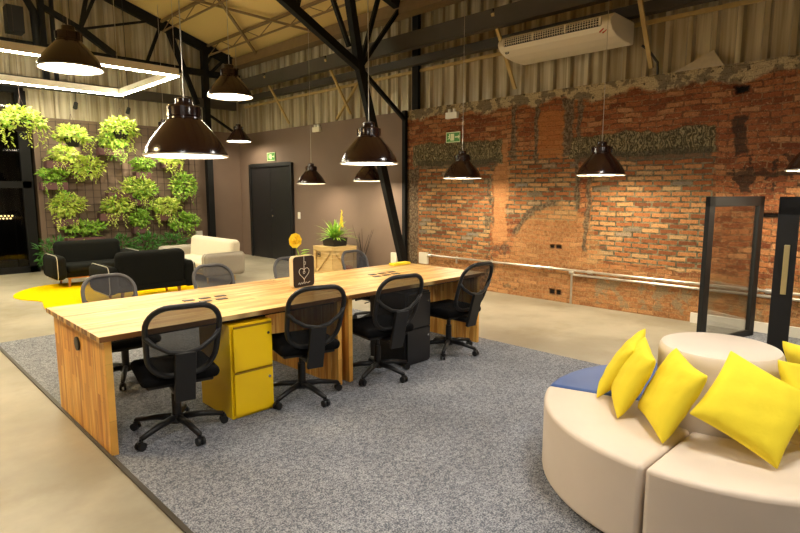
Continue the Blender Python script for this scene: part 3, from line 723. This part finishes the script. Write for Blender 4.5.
for k in range(130):
    a = rnd.uniform(0, 2*PI); el = rnd.uniform(.25, 1.3); Lb = rnd.uniform(.3, .62)
    p = Vector((0, 0, .14)); dd = Vector((math.cos(a)*math.cos(el), math.sin(a)*math.cos(el), math.sin(el)))
    sd = Vector((-math.sin(a), math.cos(a), 0)); prev = None
    for i in range(6):
        tt = i/5; q = p+dd*Lb*tt+Vector((0, 0, -.22*Lb*tt*tt*1.5)); w = .02*(1-tt**2)+.001
        v = (bl.bm.verts.new(q-sd*w), bl.bm.verts.new(q+sd*w))
        if prev: bl.bm.faces.new((prev[0], prev[1], v[1], v[0]))
        prev = v
bl.build('leaves', M_leafM, t)
fs = MB()
for (fx, fy, hh) in ((.10, -.1, .66), (.15, -.04, .52)):
    for k in range(26):
        z = .34+(hh-.34)*k/25*1.05; a = k*2.4; leaf(fs, (fx, fy, z), (math.cos(a), math.sin(a), .9), (0, 0, 1), .06*(1-.5*k/26), .016)
    fs.cyl((fx*.4, fy*.4, .14), (fx, fy, hh), .006)
fs.build('flower_spike', M_cushion, t)
# dry twigs beside the crate
t = thing('dry_branches', 'bare dry branches standing in a dark jar against the taupe wall behind the crate', 'branches', (7.0, 8.0, 0))
MB().lathe([(0, 0), (.09, 0), (.12, .12), (.07, .32), (.08, .34), (.06, .33), (.06, .1), (0, .05)], seg=20).build('jar', M_pot, t, smooth=True)
tw = MB()
for k in range(9):
    a = rnd.uniform(0, 6.28); r_ = rnd.uniform(.04, .18)
    x = lambda s_: min(.14, math.cos(a)*r_*s_)
    tw.tube([(0, 0, .2), (x(.6), math.sin(a)*r_*.6, .5), (x(1), math.sin(a)*r_*1.6, rnd.uniform(.7, .95))], [.006, .004, .002], 5)
tw.build('twigs', M_steel, t)

# ---------------------------------------------------------------- lounge
t = MB()
rug = [(1.66, 9.95), (1.86, 10.42), (2.15, 10.75), (2.6, 10.85), (3.0, 10.6), (3.45, 10.55), (3.9, 10.2), (4.15, 9.8), (4.0, 9.3), (4.1, 8.7), (3.7, 8.25), (3.1, 8.4), (2.6, 8.15), (2.15, 8.15), (1.78, 8.42), (1.85, 8.9), (1.92, 9.25), (1.72, 9.55)]
def smoothpoly(P, it=2):
    for _ in range(it):
        Q = []
        for i in range(len(P)):
            a, b_ = P[i], P[(i+1) % len(P)]; Q += [(a[0]*.75+b_[0]*.25, a[1]*.75+b_[1]*.25), (a[0]*.25+b_[0]*.75, a[1]*.25+b_[1]*.75)]
        P = Q
    return P
rg = t.prism(smoothpoly(rug), 2, 0, .014).build('area_rug', M_rug); tag(rg, 'irregular bright yellow rug under the lounge seats', 'rug')

def sofa(label, cat, loc, rz, W, fab, leg, fab2=None, pipe=M_piping, grp=None, D=.78):
    """faces local -Y; origin centre of footprint"""
    t = thing('lounge_sofa', label, cat, loc, rz, grp); fab2 = fab2 or fab
    aw = .20
    MB().box((0, .02, .215), (W-.2, D-.16, .10), None, .03, 3).build('seat_base', fab2, t, smooth=2)
    MB().box((0, -.06, .31), (W-2*aw-.02, D-.22, .14), None, .055, 4).build('seat_cushion', fab, t, smooth=2)
    MB().box((0, D/2-.13, .475), (W-2*aw+.06, .20, .53), Matrix.Rotation(-.10, 3, 'X'), .085, 5).build('backrest', fab, t, smooth=2)
    for s_ in (-1, 1):
        a = MB().box((s_*(W/2-aw/2), -.02, .345), (aw, D-.02, .40), Matrix.Rotation(s_*.0, 3, 'Y'), .085, 5).build('armrest', fab2, t, smooth=2)
        xo = s_*(W/2-.055)
        up = [(xo, y, z) for y, z in rrect(D-.02, .404, .085, 4)]
        MB().tube([(xo, y-.02, z+.345) for xo, y, z in up], .0055, 6, True).build('piping', pipe, a, smooth=True)
    for sx in (-1, 1):
        for sy in (-1, 1):
            MB().cyl((sx*(W/2-.24), sy*(D/2-.14), .014 if True else 0), (sx*(W/2-.26), sy*(D/2-.15), .19), .018, .026, seg=12).build('leg', leg, t, smooth=2)
    MB().box((0, -D/2+.13, .165), (W-.44, .03, .03)).build('front_rail', leg, t)
    return t
sofa('black two-seat sofa facing the camera on the yellow rug', 'sofa', (3.0, 10.55, .0), 0, 1.40, M_blackfab, M_leg)
sofa('black two-seat sofa seen from behind, between desk and yellow rug', 'sofa', (3.10, 8.50, .0), PI, 1.32, M_blackfab, M_leg)
sofa('cream two-seat sofa with grey armrests, right of the black sofas', 'sofa', (4.58, 9.76, 0), -PI/2, 2.0, M_creamfab, M_pale_leg, M_greyfab)

# ---------------------------------------------------------------- planted wall
t = thing('trellis_grid', 'dark wire grid fixed over the taupe wall behind the planters', 'trellis', (0, YB-.03, 0))
w = MB(); x = 2.86
while x < 6.12: w.box((x, .022, 1.5), (.008, .008, 3.0)); x += .15
w.build('upright_wires', M_wire, t)
w = MB(); z = .12
while z < 3.0: w.box((4.47, .015, z), (3.25, .008, .008)); z += .15
w.build('cross_wires', M_wire, t)
def foliage(m, c, rx, ry, rz_, n, L, droop=0.0, w=.52):
    for i in range(n):
        while True:
            p = Vector((rnd.uniform(-1, 1), rnd.uniform(-1, 1), rnd.uniform(-1, 1)))
            if .25 < p.length < 1: break
        q = Vector((c[0]+p.x*rx, c[1]+p.y*ry, c[2]+p.z*rz_-droop*abs(p.x)**2*rz_))
        dd = p.normalized()+Vector((rnd.uniform(-.8, .8), rnd.uniform(-.8, .8), rnd.uniform(-.6, .9)))
        leaf(m, q, dd, (rnd.uniform(-.4, .4), rnd.uniform(-.9, .2), 1), L*rnd.uniform(.6, 1.25), L*w*.6*rnd.uniform(.7, 1.2), .3)
def strands(m, c, n, length, spread, L):
    for i in range(n):
        x = c[0]+rnd.uniform(-spread, spread); y = c[1]-rnd.uniform(.0, .12); z = c[2]; ln = length*rnd.uniform(.4, 1)
        k = 0; ph = rnd.uniform(0, 6)
        while k*.035 < ln:
            a = rnd.uniform(0, 6.28); leaf(m, (x+.03*math.sin(ph+k*.5), y, z-k*.035), (math.cos(a), math.sin(a)-.4, -.5), (0, -.5, 1), L, L*.24, .3); k += 1
# (x, z of box top, box width, label, material, bush(rx,rz), dx, dz, strands)
PL = [
 (3.12, 2.20, .46, 'plum planter box with trailing pale plant, below the middle left hanging basket', M_leafL, .26, .15, .12, .05, 4),
 (4.10, 2.50, .50, 'plum planter box directly under the right hanging basket', M_leafM, .30, .16, .05, .08, 5),
 (3.00, 1.78, .46, 'plum planter box with glossy dark leaves at the left of the planted wall', M_leafM, .25, .10, .0, .08, 2),
 (3.17, 1.05, .40, 'plum planter box with a dense round lime bush above the black sofa', M_leafL, .33, .26, .03, .20, 3),
 (3.50, .66, .70, 'plum planter box with low mixed greens just behind the black sofa', M_leafM, .42, .12, .0, .12, 0),
 (4.72, 2.02, .32, 'small plum planter box with a flat fern left of the largest lamp', M_leafM, .26, .09, .0, .10, 1),
 (4.22, 1.58, .50, 'plum planter box with a wide lime plant at the middle of the planted wall', M_leafL, .36, .20, .38, .05, 3),
 (4.02, 1.14, .46, 'plum planter box with bright trailing plant, middle of the lower rows', M_leafL, .32, .20, .14, .08, 4),
 (4.62, .84, .34, 'plum planter box with dark drooping leaves above the floor ferns', M_leafM, .20, .20, -.02, .08, 1),
 (5.22, 1.10, .46, 'plum planter box with lime bush behind the cream sofa', M_leafL, .36, .20, -.04, .08, 3),
 (5.66, 1.60, .40, 'plum planter box with tall mixed bush at the right of the planted wall', M_leafM, .30, .34, -.05, .05, 4),
 (5.62, .82, .46, 'plum planter box with green bush at the lower right of the planted wall', M_leafM, .38, .24, -.05, .0, 3),
 (5.38, 2.28, .44, 'plum planter box with lime trailing plant partly behind the largest lamp', M_leafL, .28, .16, .0, -.02, 6),
 (3.52, 2.02, .40, 'plum planter box under a round pale bush in the upper left rows', M_leafL, .34, .26, .08, -.02, 2),
 (4.60, 1.44, .40, 'plum planter box with bright fern leaves beneath the flat fern', M_leafM, .34, .18, .1, .1, 2),
]
GP = 'planter boxes on the green wall'
for (x, z, w_, lab, lm, rx, rz_, dx, dz, ns) in PL:
    t = thing('planter', lab, 'planter', (x, YB-.16, z-.15), 0, GP)
    MB().box((0, 0, .065), (w_, .22, .15), None, .006).build('planter_box', M_planter, t)
    MB().box((0, 0, .138), (w_-.03, .17, .008)).build('soil', M_soil, t)
    m = MB(); foliage(m, (dx, -.08, .24+dz), rx, .10, rz_*.82, int(760*rx*rz_*4)+120, .09)
    foliage(m, (0, -.02, .16), w_*.5, .1, .07, 70, .08)
    if ns: strands(m, (dx, -.1, .12), ns*3, .30, rx*.8, .05)
    m.build('foliage', lm, t)
    if lm is M_leafL or ns > 3:
        m = MB(); foliage(m, (dx-.05, -.09, .23+dz), rx*.9, .10, rz_*.85, 70, .09); m.build('foliage', M_leafM if lm is M_leafL else M_leafL, t)
# hanging baskets
for (x, y, z, lab, sc) in ((2.33, 11.6, 2.62, 'hanging basket of lime leaves left, in front of the dark entrance', 1.15), (3.15, 11.8, 2.42, 'hanging basket of lime leaves in the middle, over a lit patch of wall', .9), (3.95, 11.6, 2.60, 'hanging basket of lime leaves on the right, nearest the largest lamp', 1.0)):
    t = thing('hanging_basket', lab, 'hanging plant', (x, y, z), 0, 'hanging baskets before the green wall')
    MB().lathe([(0, 0), (.09, 0), (.15, .16), (.14, .16), (.085, .02), (0, .02)], seg=20).build('pot', M_pot, t, smooth=True)
    MB().lathe([(0, .13), (.135, .13)], seg=16).build('soil', M_soil, t)
    m = MB(); foliage(m, (0, 0, .24), .34*sc, .24*sc, .15*sc, 340, .095, .6); strands(m, (0, .05, .15), int(10*sc), .42*sc, .36*sc, .07); m.build('foliage', M_leafL, t)
    m = MB(); foliage(m, (0, 0, .23), .32*sc, .22*sc, .14*sc, 110, .09, .6); m.build('foliage', M_leafM, t)
    m = MB()
    for k in range(3):
        a = k*2.094; m.cyl((.14*math.cos(a), .14*math.sin(a), .16), (0, 0, .6), .003, seg=5)
    m.cyl((0, 0, .6), (0, 0, roof(x)+.03-z), .003, seg=5); m.build('hanging_wire', M_wire, t)
# two small spotlights on the light frame washing the planted wall
for x, lab in ((3.3, 'small black spotlight on the light frame aimed behind the middle hanging basket'), (4.25, 'small black spotlight aimed at the wall under the right hanging basket')):
    t = thing('spotlight', lab, 'spotlight', (x, 11.95, 3.25), 0, 'spotlights over the green wall')
    MB().cyl((0, 0, .0), (0, .08, -.09), .035, .04, seg=20).build('spot_body', M_black, t, smooth=2)
    MB().cyl((0, 0, 0), (0, 0, roof(x)+.03-3.25), .006, seg=6).build('stem', M_black, t)
    ld = bpy.data.lights.new('spot', 'SPOT'); ld.energy = 70; ld.spot_size = math.radians(34); ld.spot_blend = .7; ld.color = (1, .86, .6); ld.shadow_soft_size = .03
    lo = bpy.data.objects.new('spot_light', ld); C.objects.link(lo); lo.parent = t; lo.location = (0, .09, -.10)
    lo.rotation_euler = Vector((0, .85, -.95)).to_track_quat('-Z', 'Y').to_euler()
# floor ferns
for i, (x, lab) in enumerate(((4.1, 'dark green fern on the floor right behind the black sofa'), (4.65, 'dark green fern on the floor at the middle of the planted wall'), (5.2, 'dark green fern on the floor behind the cream sofa'), (2.85, 'small dark fern on the floor left of the black sofa'))):
    t = thing('floor_fern', lab, 'plant', (x, 12.5, 0), 0, 'dark ferns on the floor by the green wall')
    MB().lathe([(0, 0), (.12, 0), (.15, .2), (.135, .2), (.11, .03), (0, .03)], seg=20).build('pot', M_pot, t, smooth=True)
    m = MB(); foliage(m, (0, 0, .40), .30, .2, .24, 240, .14, 0, .25); m.build('foliage', M_leafD, t)

# ---------------------------------------------------------------- round modular seat and cushions
cx, cy = 3.13, .79; RO = .865; RI = .285
labs = ['cream wedge of the round seat, nearest the camera in the foreground', None, None, None, None]
seg_def = [(178, 250, M_cream, 'cream wedge of the round seat at the bottom edge of the picture'),
           (106, 178, M_cream, 'cream wedge of the round seat nearest the desk, between blue wedge and front seam'),
           (34, 106, M_blue, 'blue wedge of the round seat at its far left'),
           (-38, 34, M_cream, 'cream wedge of the round seat hidden behind its drum'),
           (-110, -38, M_cream, 'cream wedge of the round seat at the right picture edge')]
for a0, a1, m_, lab in seg_def:
    b = MB(); A = [math.radians(a0+.45+(a1-a0-.9)*i/18) for i in range(19)]
    poly = [(RO*math.cos(a), RO*math.sin(a)) for a in A]+[((RI+.035)*math.cos(a), (RI+.035)*math.sin(a)) for a in A[::-1]]
    b.prism(poly, 2, .03, .42); bmesh.ops.recalc_face_normals(b.bm, faces=b.bm.faces)
    o = b.build('seat_wedge', m_, loc=(cx, cy, .008), smooth=2)
    md = o.modifiers.new('b', 'BEVEL'); md.width = .028; md.segments = 4; md.limit_method = 'ANGLE'; md.angle_limit = math.radians(50)
    tag(o, lab, 'seat', 'wedges of the round seat')
    fo = MB()
    am = math.radians((a0+a1)/2)
    for r_, da in ((.8, -.4), (.8, .4), (.5, 0)): fo.cyl((r_*math.cos(am+da), r_*math.sin(am+da), 0), (r_*math.cos(am+da), r_*math.sin(am+da), .031), .025)
    fo.build('foot', M_plastic, o)
dr = MB().lathe([(0, 0), (RI-.01, 0), (RI, .012), (RI, .725), (RI-.004, .762), (RI-.014, .778), (RI-.03, .784), (0, .786)], seg=64).build('seat_drum', M_cream, loc=(cx+.0, cy+.0, .008), smooth=2)
tag(dr, 'round cream drum rising in the middle of the round seat', 'seat')

def make_pillow(label, base, size, yaw, lean, roll, thick=.15, dz=0):
    m = MB(); n = 18; G = {1: {}, -1: {}}
    for sd in (1, -1):
        for i in range(n+1):
            for j in range(n+1):
                if sd == -1 and (i in (0, n) or j in (0, n)): G[-1][(i, j)] = G[1][(i, j)]; continue
                u = -1+2*i/n; v = -1+2*j/n
                pu = 1-abs(u)**2.4; pv = 1-abs(v)**2.4; h = thick/2*max(pu*pv, 0)**.45
                pin = 1-.09*(1-v*v)*abs(u)**2; pin2 = 1-.09*(1-u*u)*abs(v)**2
                wr = .0035*math.sin(8*u+5*v+size*50)*math.cos(7*v-3*u)*min(1, pu*pv*3)
                G[sd][(i, j)] = m.bm.verts.new((u*size/2*pin, sd*(h+wr), v*size/2*pin2))
    for sd in (1, -1):
        for i in range(n):
            for j in range(n): m.bm.faces.new((G[sd][(i, j)], G[sd][(i+1, j)], G[sd][(i+1, j+1)], G[sd][(i, j+1)]))
    o = m.build('throw_pillow', M_cushion, smooth=True, sub=1)
    Rm = Matrix.Rotation(yaw, 3, 'Z') @ Matrix.Rotation(lean, 3, 'X') @ Matrix.Rotation(roll, 3, 'Y')
    low = min((Rm @ v.co).z for v in o.data.vertices)
    o.matrix_world = Matrix.Translation((base[0], base[1], base[2]-low)) @ Rm.to_4x4()
    return tag(o, label, 'cushion', 'yellow throw pillows around the drum')
# label, x, y, size, yaw, lean, roll (degrees), thickness
for lab, x, y, sz, yw, ln, rl, th in (
    ('yellow throw pillow farthest left, leaning on the drum over the blue wedge', 3.03, 1.25, .38, 16, 30, -8, .10),
    ('yellow throw pillow second from the left, wrinkled, overlapping the one behind', 2.845, 1.115, .38, 30, 25, -4, .11),
    ('yellow throw pillow third from the left, standing over the front seam', 2.712, .88, .39, 40, 26, -4, .12),
    ('largest-looking yellow throw pillow, tipped on its corner at the right of the round seat', 2.72, .54, .39, 119, 37, -32, .14),
    ('yellow throw pillow cut by the right picture edge, leaning against the drum', 3.04, .37, .38, 166, 28, -12, .11),
    ('yellow throw pillow behind the drum at the right picture edge', 3.46, .42, .38, 218, 26, -8, .12)):
    make_pillow(lab, (x, y, .43), sz, math.radians(yw), math.radians(ln), math.radians(rl), th)

# ---------------------------------------------------------------- glass partition leaves
def leafdoor(label, p0, p1, h, st, handle=False):
    p0 = Vector((*p0, 0)); p1 = Vector((*p1, 0)); d_ = p1-p0; W = d_.length; rz = math.atan2(d_.y, d_.x)
    t = thing('glass_door_leaf', label, 'glass door', p0, rz)
    MB().box((st/2, 0, h/2), (st, .045, h)).box((W-st/2, 0, h/2), (st, .045, h)).box((W/2, 0, h-st/2), (W, .045, st)).box((W/2, 0, .04), (W, .045, .06)).build('door_frame', M_black, t, bev=.003)
    MB().box((W/2, 0, h/2), (W-st*1.8, .008, h-.12)).build('glass_pane', M_glass, t)
    if handle:
        MB().box((st*.55, .055, h*.66), (.035, .02, .36), None, .004).box((st*.55, .035, h*.66+.14), (.02, .04, .02)).box((st*.55, .035, h*.66-.14), (.02, .04, .02)).build('pull_handle', M_brass, t)
        MB().box((st*.55, -.055, h*.66), (.035, .02, .36), None, .004).box((st*.55, -.035, h*.66+.14), (.02, .04, .02)).box((st*.55, -.035, h*.66-.14), (.02, .04, .02)).build('pull_handle', M_brass, t)
    return t
leafdoor('black-framed glass door leaf without handle, left of the two by the brick wall', (5.95, 1.70), (6.98, 1.46), 1.53, .10)
leafdoor('black-framed glass door leaf with long brass handle at the right picture edge', (4.80, .90), (4.98, -.15), 1.54, .13, True)

# ---------------------------------------------------------------- wall fittings
# conduit
t = thing('conduit', 'pair of galvanised conduit pipes running low along the brick wall', 'pipe', (XW-.045, 0, 0))
MB().cyl((0, -2.5, .485), (0, 6.45, .485), .017, seg=10).build('upper_pipe', M_galv, t, smooth=2)
MB().cyl((0, -2.5, .425), (0, 3.72, .425), .017, seg=10).build('lower_pipe', M_galv, t, smooth=2)
MB().cyl((0, 3.72, .01), (0, 3.72, .49), .015, seg=10).build('drop_pipe', M_galv, t, smooth=2)
for y, z in ((6.4, .485), (4.25, .485), (4.05, .485), (3.72, .455), (3.45, .485), (1.5, .485), (1.36, .485), (1.2, .455)):
    MB().cyl((0, y-.035, z), (0, y+.035, z), .029, seg=12).box((.012, y, z), (.046, .05, .05)).build('fitting', M_galv, t, smooth=2)
for y in (5.8, 5.1, 2.6, .6): MB().box((.008, y, .455), (.04, .02, .12)).build('clip', M_galv, t)
def smallbox(name, label, cat, c, s, m, grp=None):
    o = MB().box((0, 0, 0), s, None, .006).build(name, m, loc=c); tag(o, label, cat, grp); return o
smallbox('outlet_box', 'pale square outlet box at the left end of the wall conduit', 'outlet', (XW-.025, 6.56, .42), (.05, .2, .2), M_ac)
smallbox('outlet_box', 'pale outlet box on the taupe wall just left of the slanting leg foot', 'outlet', (XW-.025, 7.30, .36), (.05, .16, .2), M_ac)
smallbox('outlet_box', 'white outlet box on the back wall behind the cream sofa', 'outlet', (6.02, YB-.03, .55), (.16, .06, .2), M_white)
sw = smallbox('light_switch', 'small white light switch right of the black double door', 'switch', (XW-.008, 10.36, 1.06), (.016, .09, .15), M_white)
MB().box((-.01, 0, 0), (.008, .03, .05)).build('rocker', M_ac, sw)
for (y, z, lab, m_) in ((9.62, 2.88, 'emergency light box on top of the taupe wall right of the door', M_ac), (5.95, 2.82, 'white emergency light box under the top edge of the brick wall', M_white)):
    o = smallbox('emergency_light', lab, 'emergency light', (XW-.03, y, z), (.06, .24, .10), m_)
    MB().cyl((-.0, -.05, .05), (-.0, -.05, .10), .028).cyl((-.0, .05, .05), (-.0, .05, .10), .028).build('lamp_head', M_white, o)
def exitsign(y, z, lab, w=.30, h=.17):
    t = thing('exit_sign', lab, 'sign', (XW-.012, y, z))
    MB().box((0, 0, 0), (.012, w, h)).build('sign_plate', M_exit, t)
    q = MB(); q.box((-.0075, 0, h/2-.008), (.003, w, .012)).box((-.0075, 0, -h/2+.008), (.003, w, .012)).box((-.0075, w/2-.006, 0), (.003, .012, h)).box((-.0075, -w/2+.006, 0), (.003, .012, h)).build('sign_border', M_exitw, t)
    q = MB(); yy = .075
    q.box((-.0075, yy-.06, 0), (.003, .075, .11)); q.build('doorway_symbol', M_exitw, t)
    q = MB(); q.cyl((-.0075, yy+.0, .045), (-.010, yy+.0, .045), .012, seg=12)
    q.bar((-.009, yy, .03), (-.009, yy-.012, -.005), .003, .02, up=(1, 0, 0)) if False else q.box((-.009, yy, .012), (.003, .022, .045))
    q.bar((-.009, yy, -.008), (-.009, yy-.03, -.045), .012, .003, up=(1,0,0)); q.bar((-.009, yy, -.008), (-.009, yy+.035, -.03), .012, .003, up=(1,0,0))
    q.bar((-.009, yy, .025), (-.009, yy+.035, .012), .010, .003, up=(1,0,0)); q.build('running_figure', M_exitw, t)
    q = MB(); q.box((-.0075, -.075, 0), (.003, .07, .02)); q.prism([(-.105, .035), (-.135, 0), (-.105, -.035)], 0, -.009, -.006) ; q.build('arrow', M_exitw, t)
exitsign(11.42, 2.40, 'green exit sign above the black double door', .34, .19)
exitsign(5.93, 2.47, 'green running-figure exit sign on the brick wall above the left lintel')

# air conditioner
t = thing('air_conditioner', 'long white under-ceiling air conditioner hanging on the ribbed wall', 'air conditioner', (.12, 3.03, -.03))
LA = 1.58
prof = [(6.44, 3.66), (6.40, 3.63), (6.385, 3.59), (6.395, 3.555), (6.45, 3.50), (6.58, 3.45), (6.78, 3.425), (7.04, 3.425), (7.06, 3.45), (7.06, 3.68), (7.03, 3.70), (6.50, 3.70)]
MB().prism(prof, 1, 0, LA).build('body', M_ac, t, bev=.012)
# outlet louvre on the front slope
u = Vector((6.375-.0, 0, 3.60)); n1_ = Vector((6.385, 0, 3.56)); n2_ = Vector((6.43, 0, 3.45))
MB().prism([(6.398, 3.645), (6.376, 3.59), (6.392, 3.548), (6.43, 3.55), (6.43, 3.64)], 1, .12, LA-.10).build('air_outlet', M_plastic, t)
lv = MB()
for k in range(3):
    z = 3.572+k*.028; lv.bar((6.372+abs(z-3.59)*.2, .12, z), (6.372+abs(z-3.59)*.2, LA-.10, z), .005, .006)
for k in range(4): lv.box((6.376, .12+k*(LA-.22)/3, 3.597), (.024, .02, .09))
for k in range(40): lv.box((6.378, .14+k*(LA-.26)/39, 3.597), (.012, .006, .085))
lv.build('louvre_vanes', M_ac, t)
MB().tube([(6.47+.0*k, LA-.10+.028*math.cos(k*PI/6), 3.485+.012*math.sin(k*PI/6)) for k in range(12)], .006, 6, True).build('badge', M_plastic, t)
bd = MB(); bd.bar((6.452, .16, 3.495), (6.428, .10, 3.525), .012, .012).bar((6.47, .13, 3.485), (6.445, .07, 3.51), .012, .012); bd.build('red_mark', M_red, t)
MB().box((7.12, .12, 3.62), (.10, .05, .16)).box((7.12, LA-.12, 3.62), (.10, .05, .16)).build('hanging_bracket', M_greysteel, t)
t = MB().tube([(7.12, 2.9, 3.36), (7.2, 2.84, 3.3), (7.22, 2.74, 3.15), (7.22, 2.73, 3.0)], .015, 8).build('drain_pipe', M_plastic); tag(t, 'black drain hose running down from the right end of the air conditioner', 'pipe')
# loose sheet leaning on the wall top
t = MB().prism([(1.05+.95, 0), (2.55, 0), (2.12, .19)], 0, 0, .02).build('metal_flashing', M_galv, loc=(XW+.02, 0, 3.0)); tag(t, 'small grey triangular offcut of sheet metal on top of the brick wall', 'metal sheet')

# ---------------------------------------------------------------- world, camera
w = bpy.data.worlds.new('World'); S.world = w; w.use_nodes = True
w.node_tree.nodes['Background'].inputs[0].default_value = (.03, .035, .05, 1); w.node_tree.nodes['Background'].inputs[1].default_value = 1
cam = bpy.data.cameras.new('Camera'); co = bpy.data.objects.new('Camera', cam); C.objects.link(co); S.camera = co
cam.sensor_width = 36; cam.lens = 552.5*36/800; cam.clip_start = .05
pitch, yaw = .1332, .7868
fw = Vector((math.sin(yaw)*math.cos(pitch), math.cos(yaw)*math.cos(pitch), -math.sin(pitch)))
co.location = (0, 0, 1.57); co.rotation_euler = fw.to_track_quat('-Z', 'Y').to_euler()
S.view_settings.view_transform = 'Standard'; S.view_settings.look = 'None'; S.view_settings.gamma = 1; S.view_settings.use_curve_mapping = False
S.view_settings.exposure = 1.58
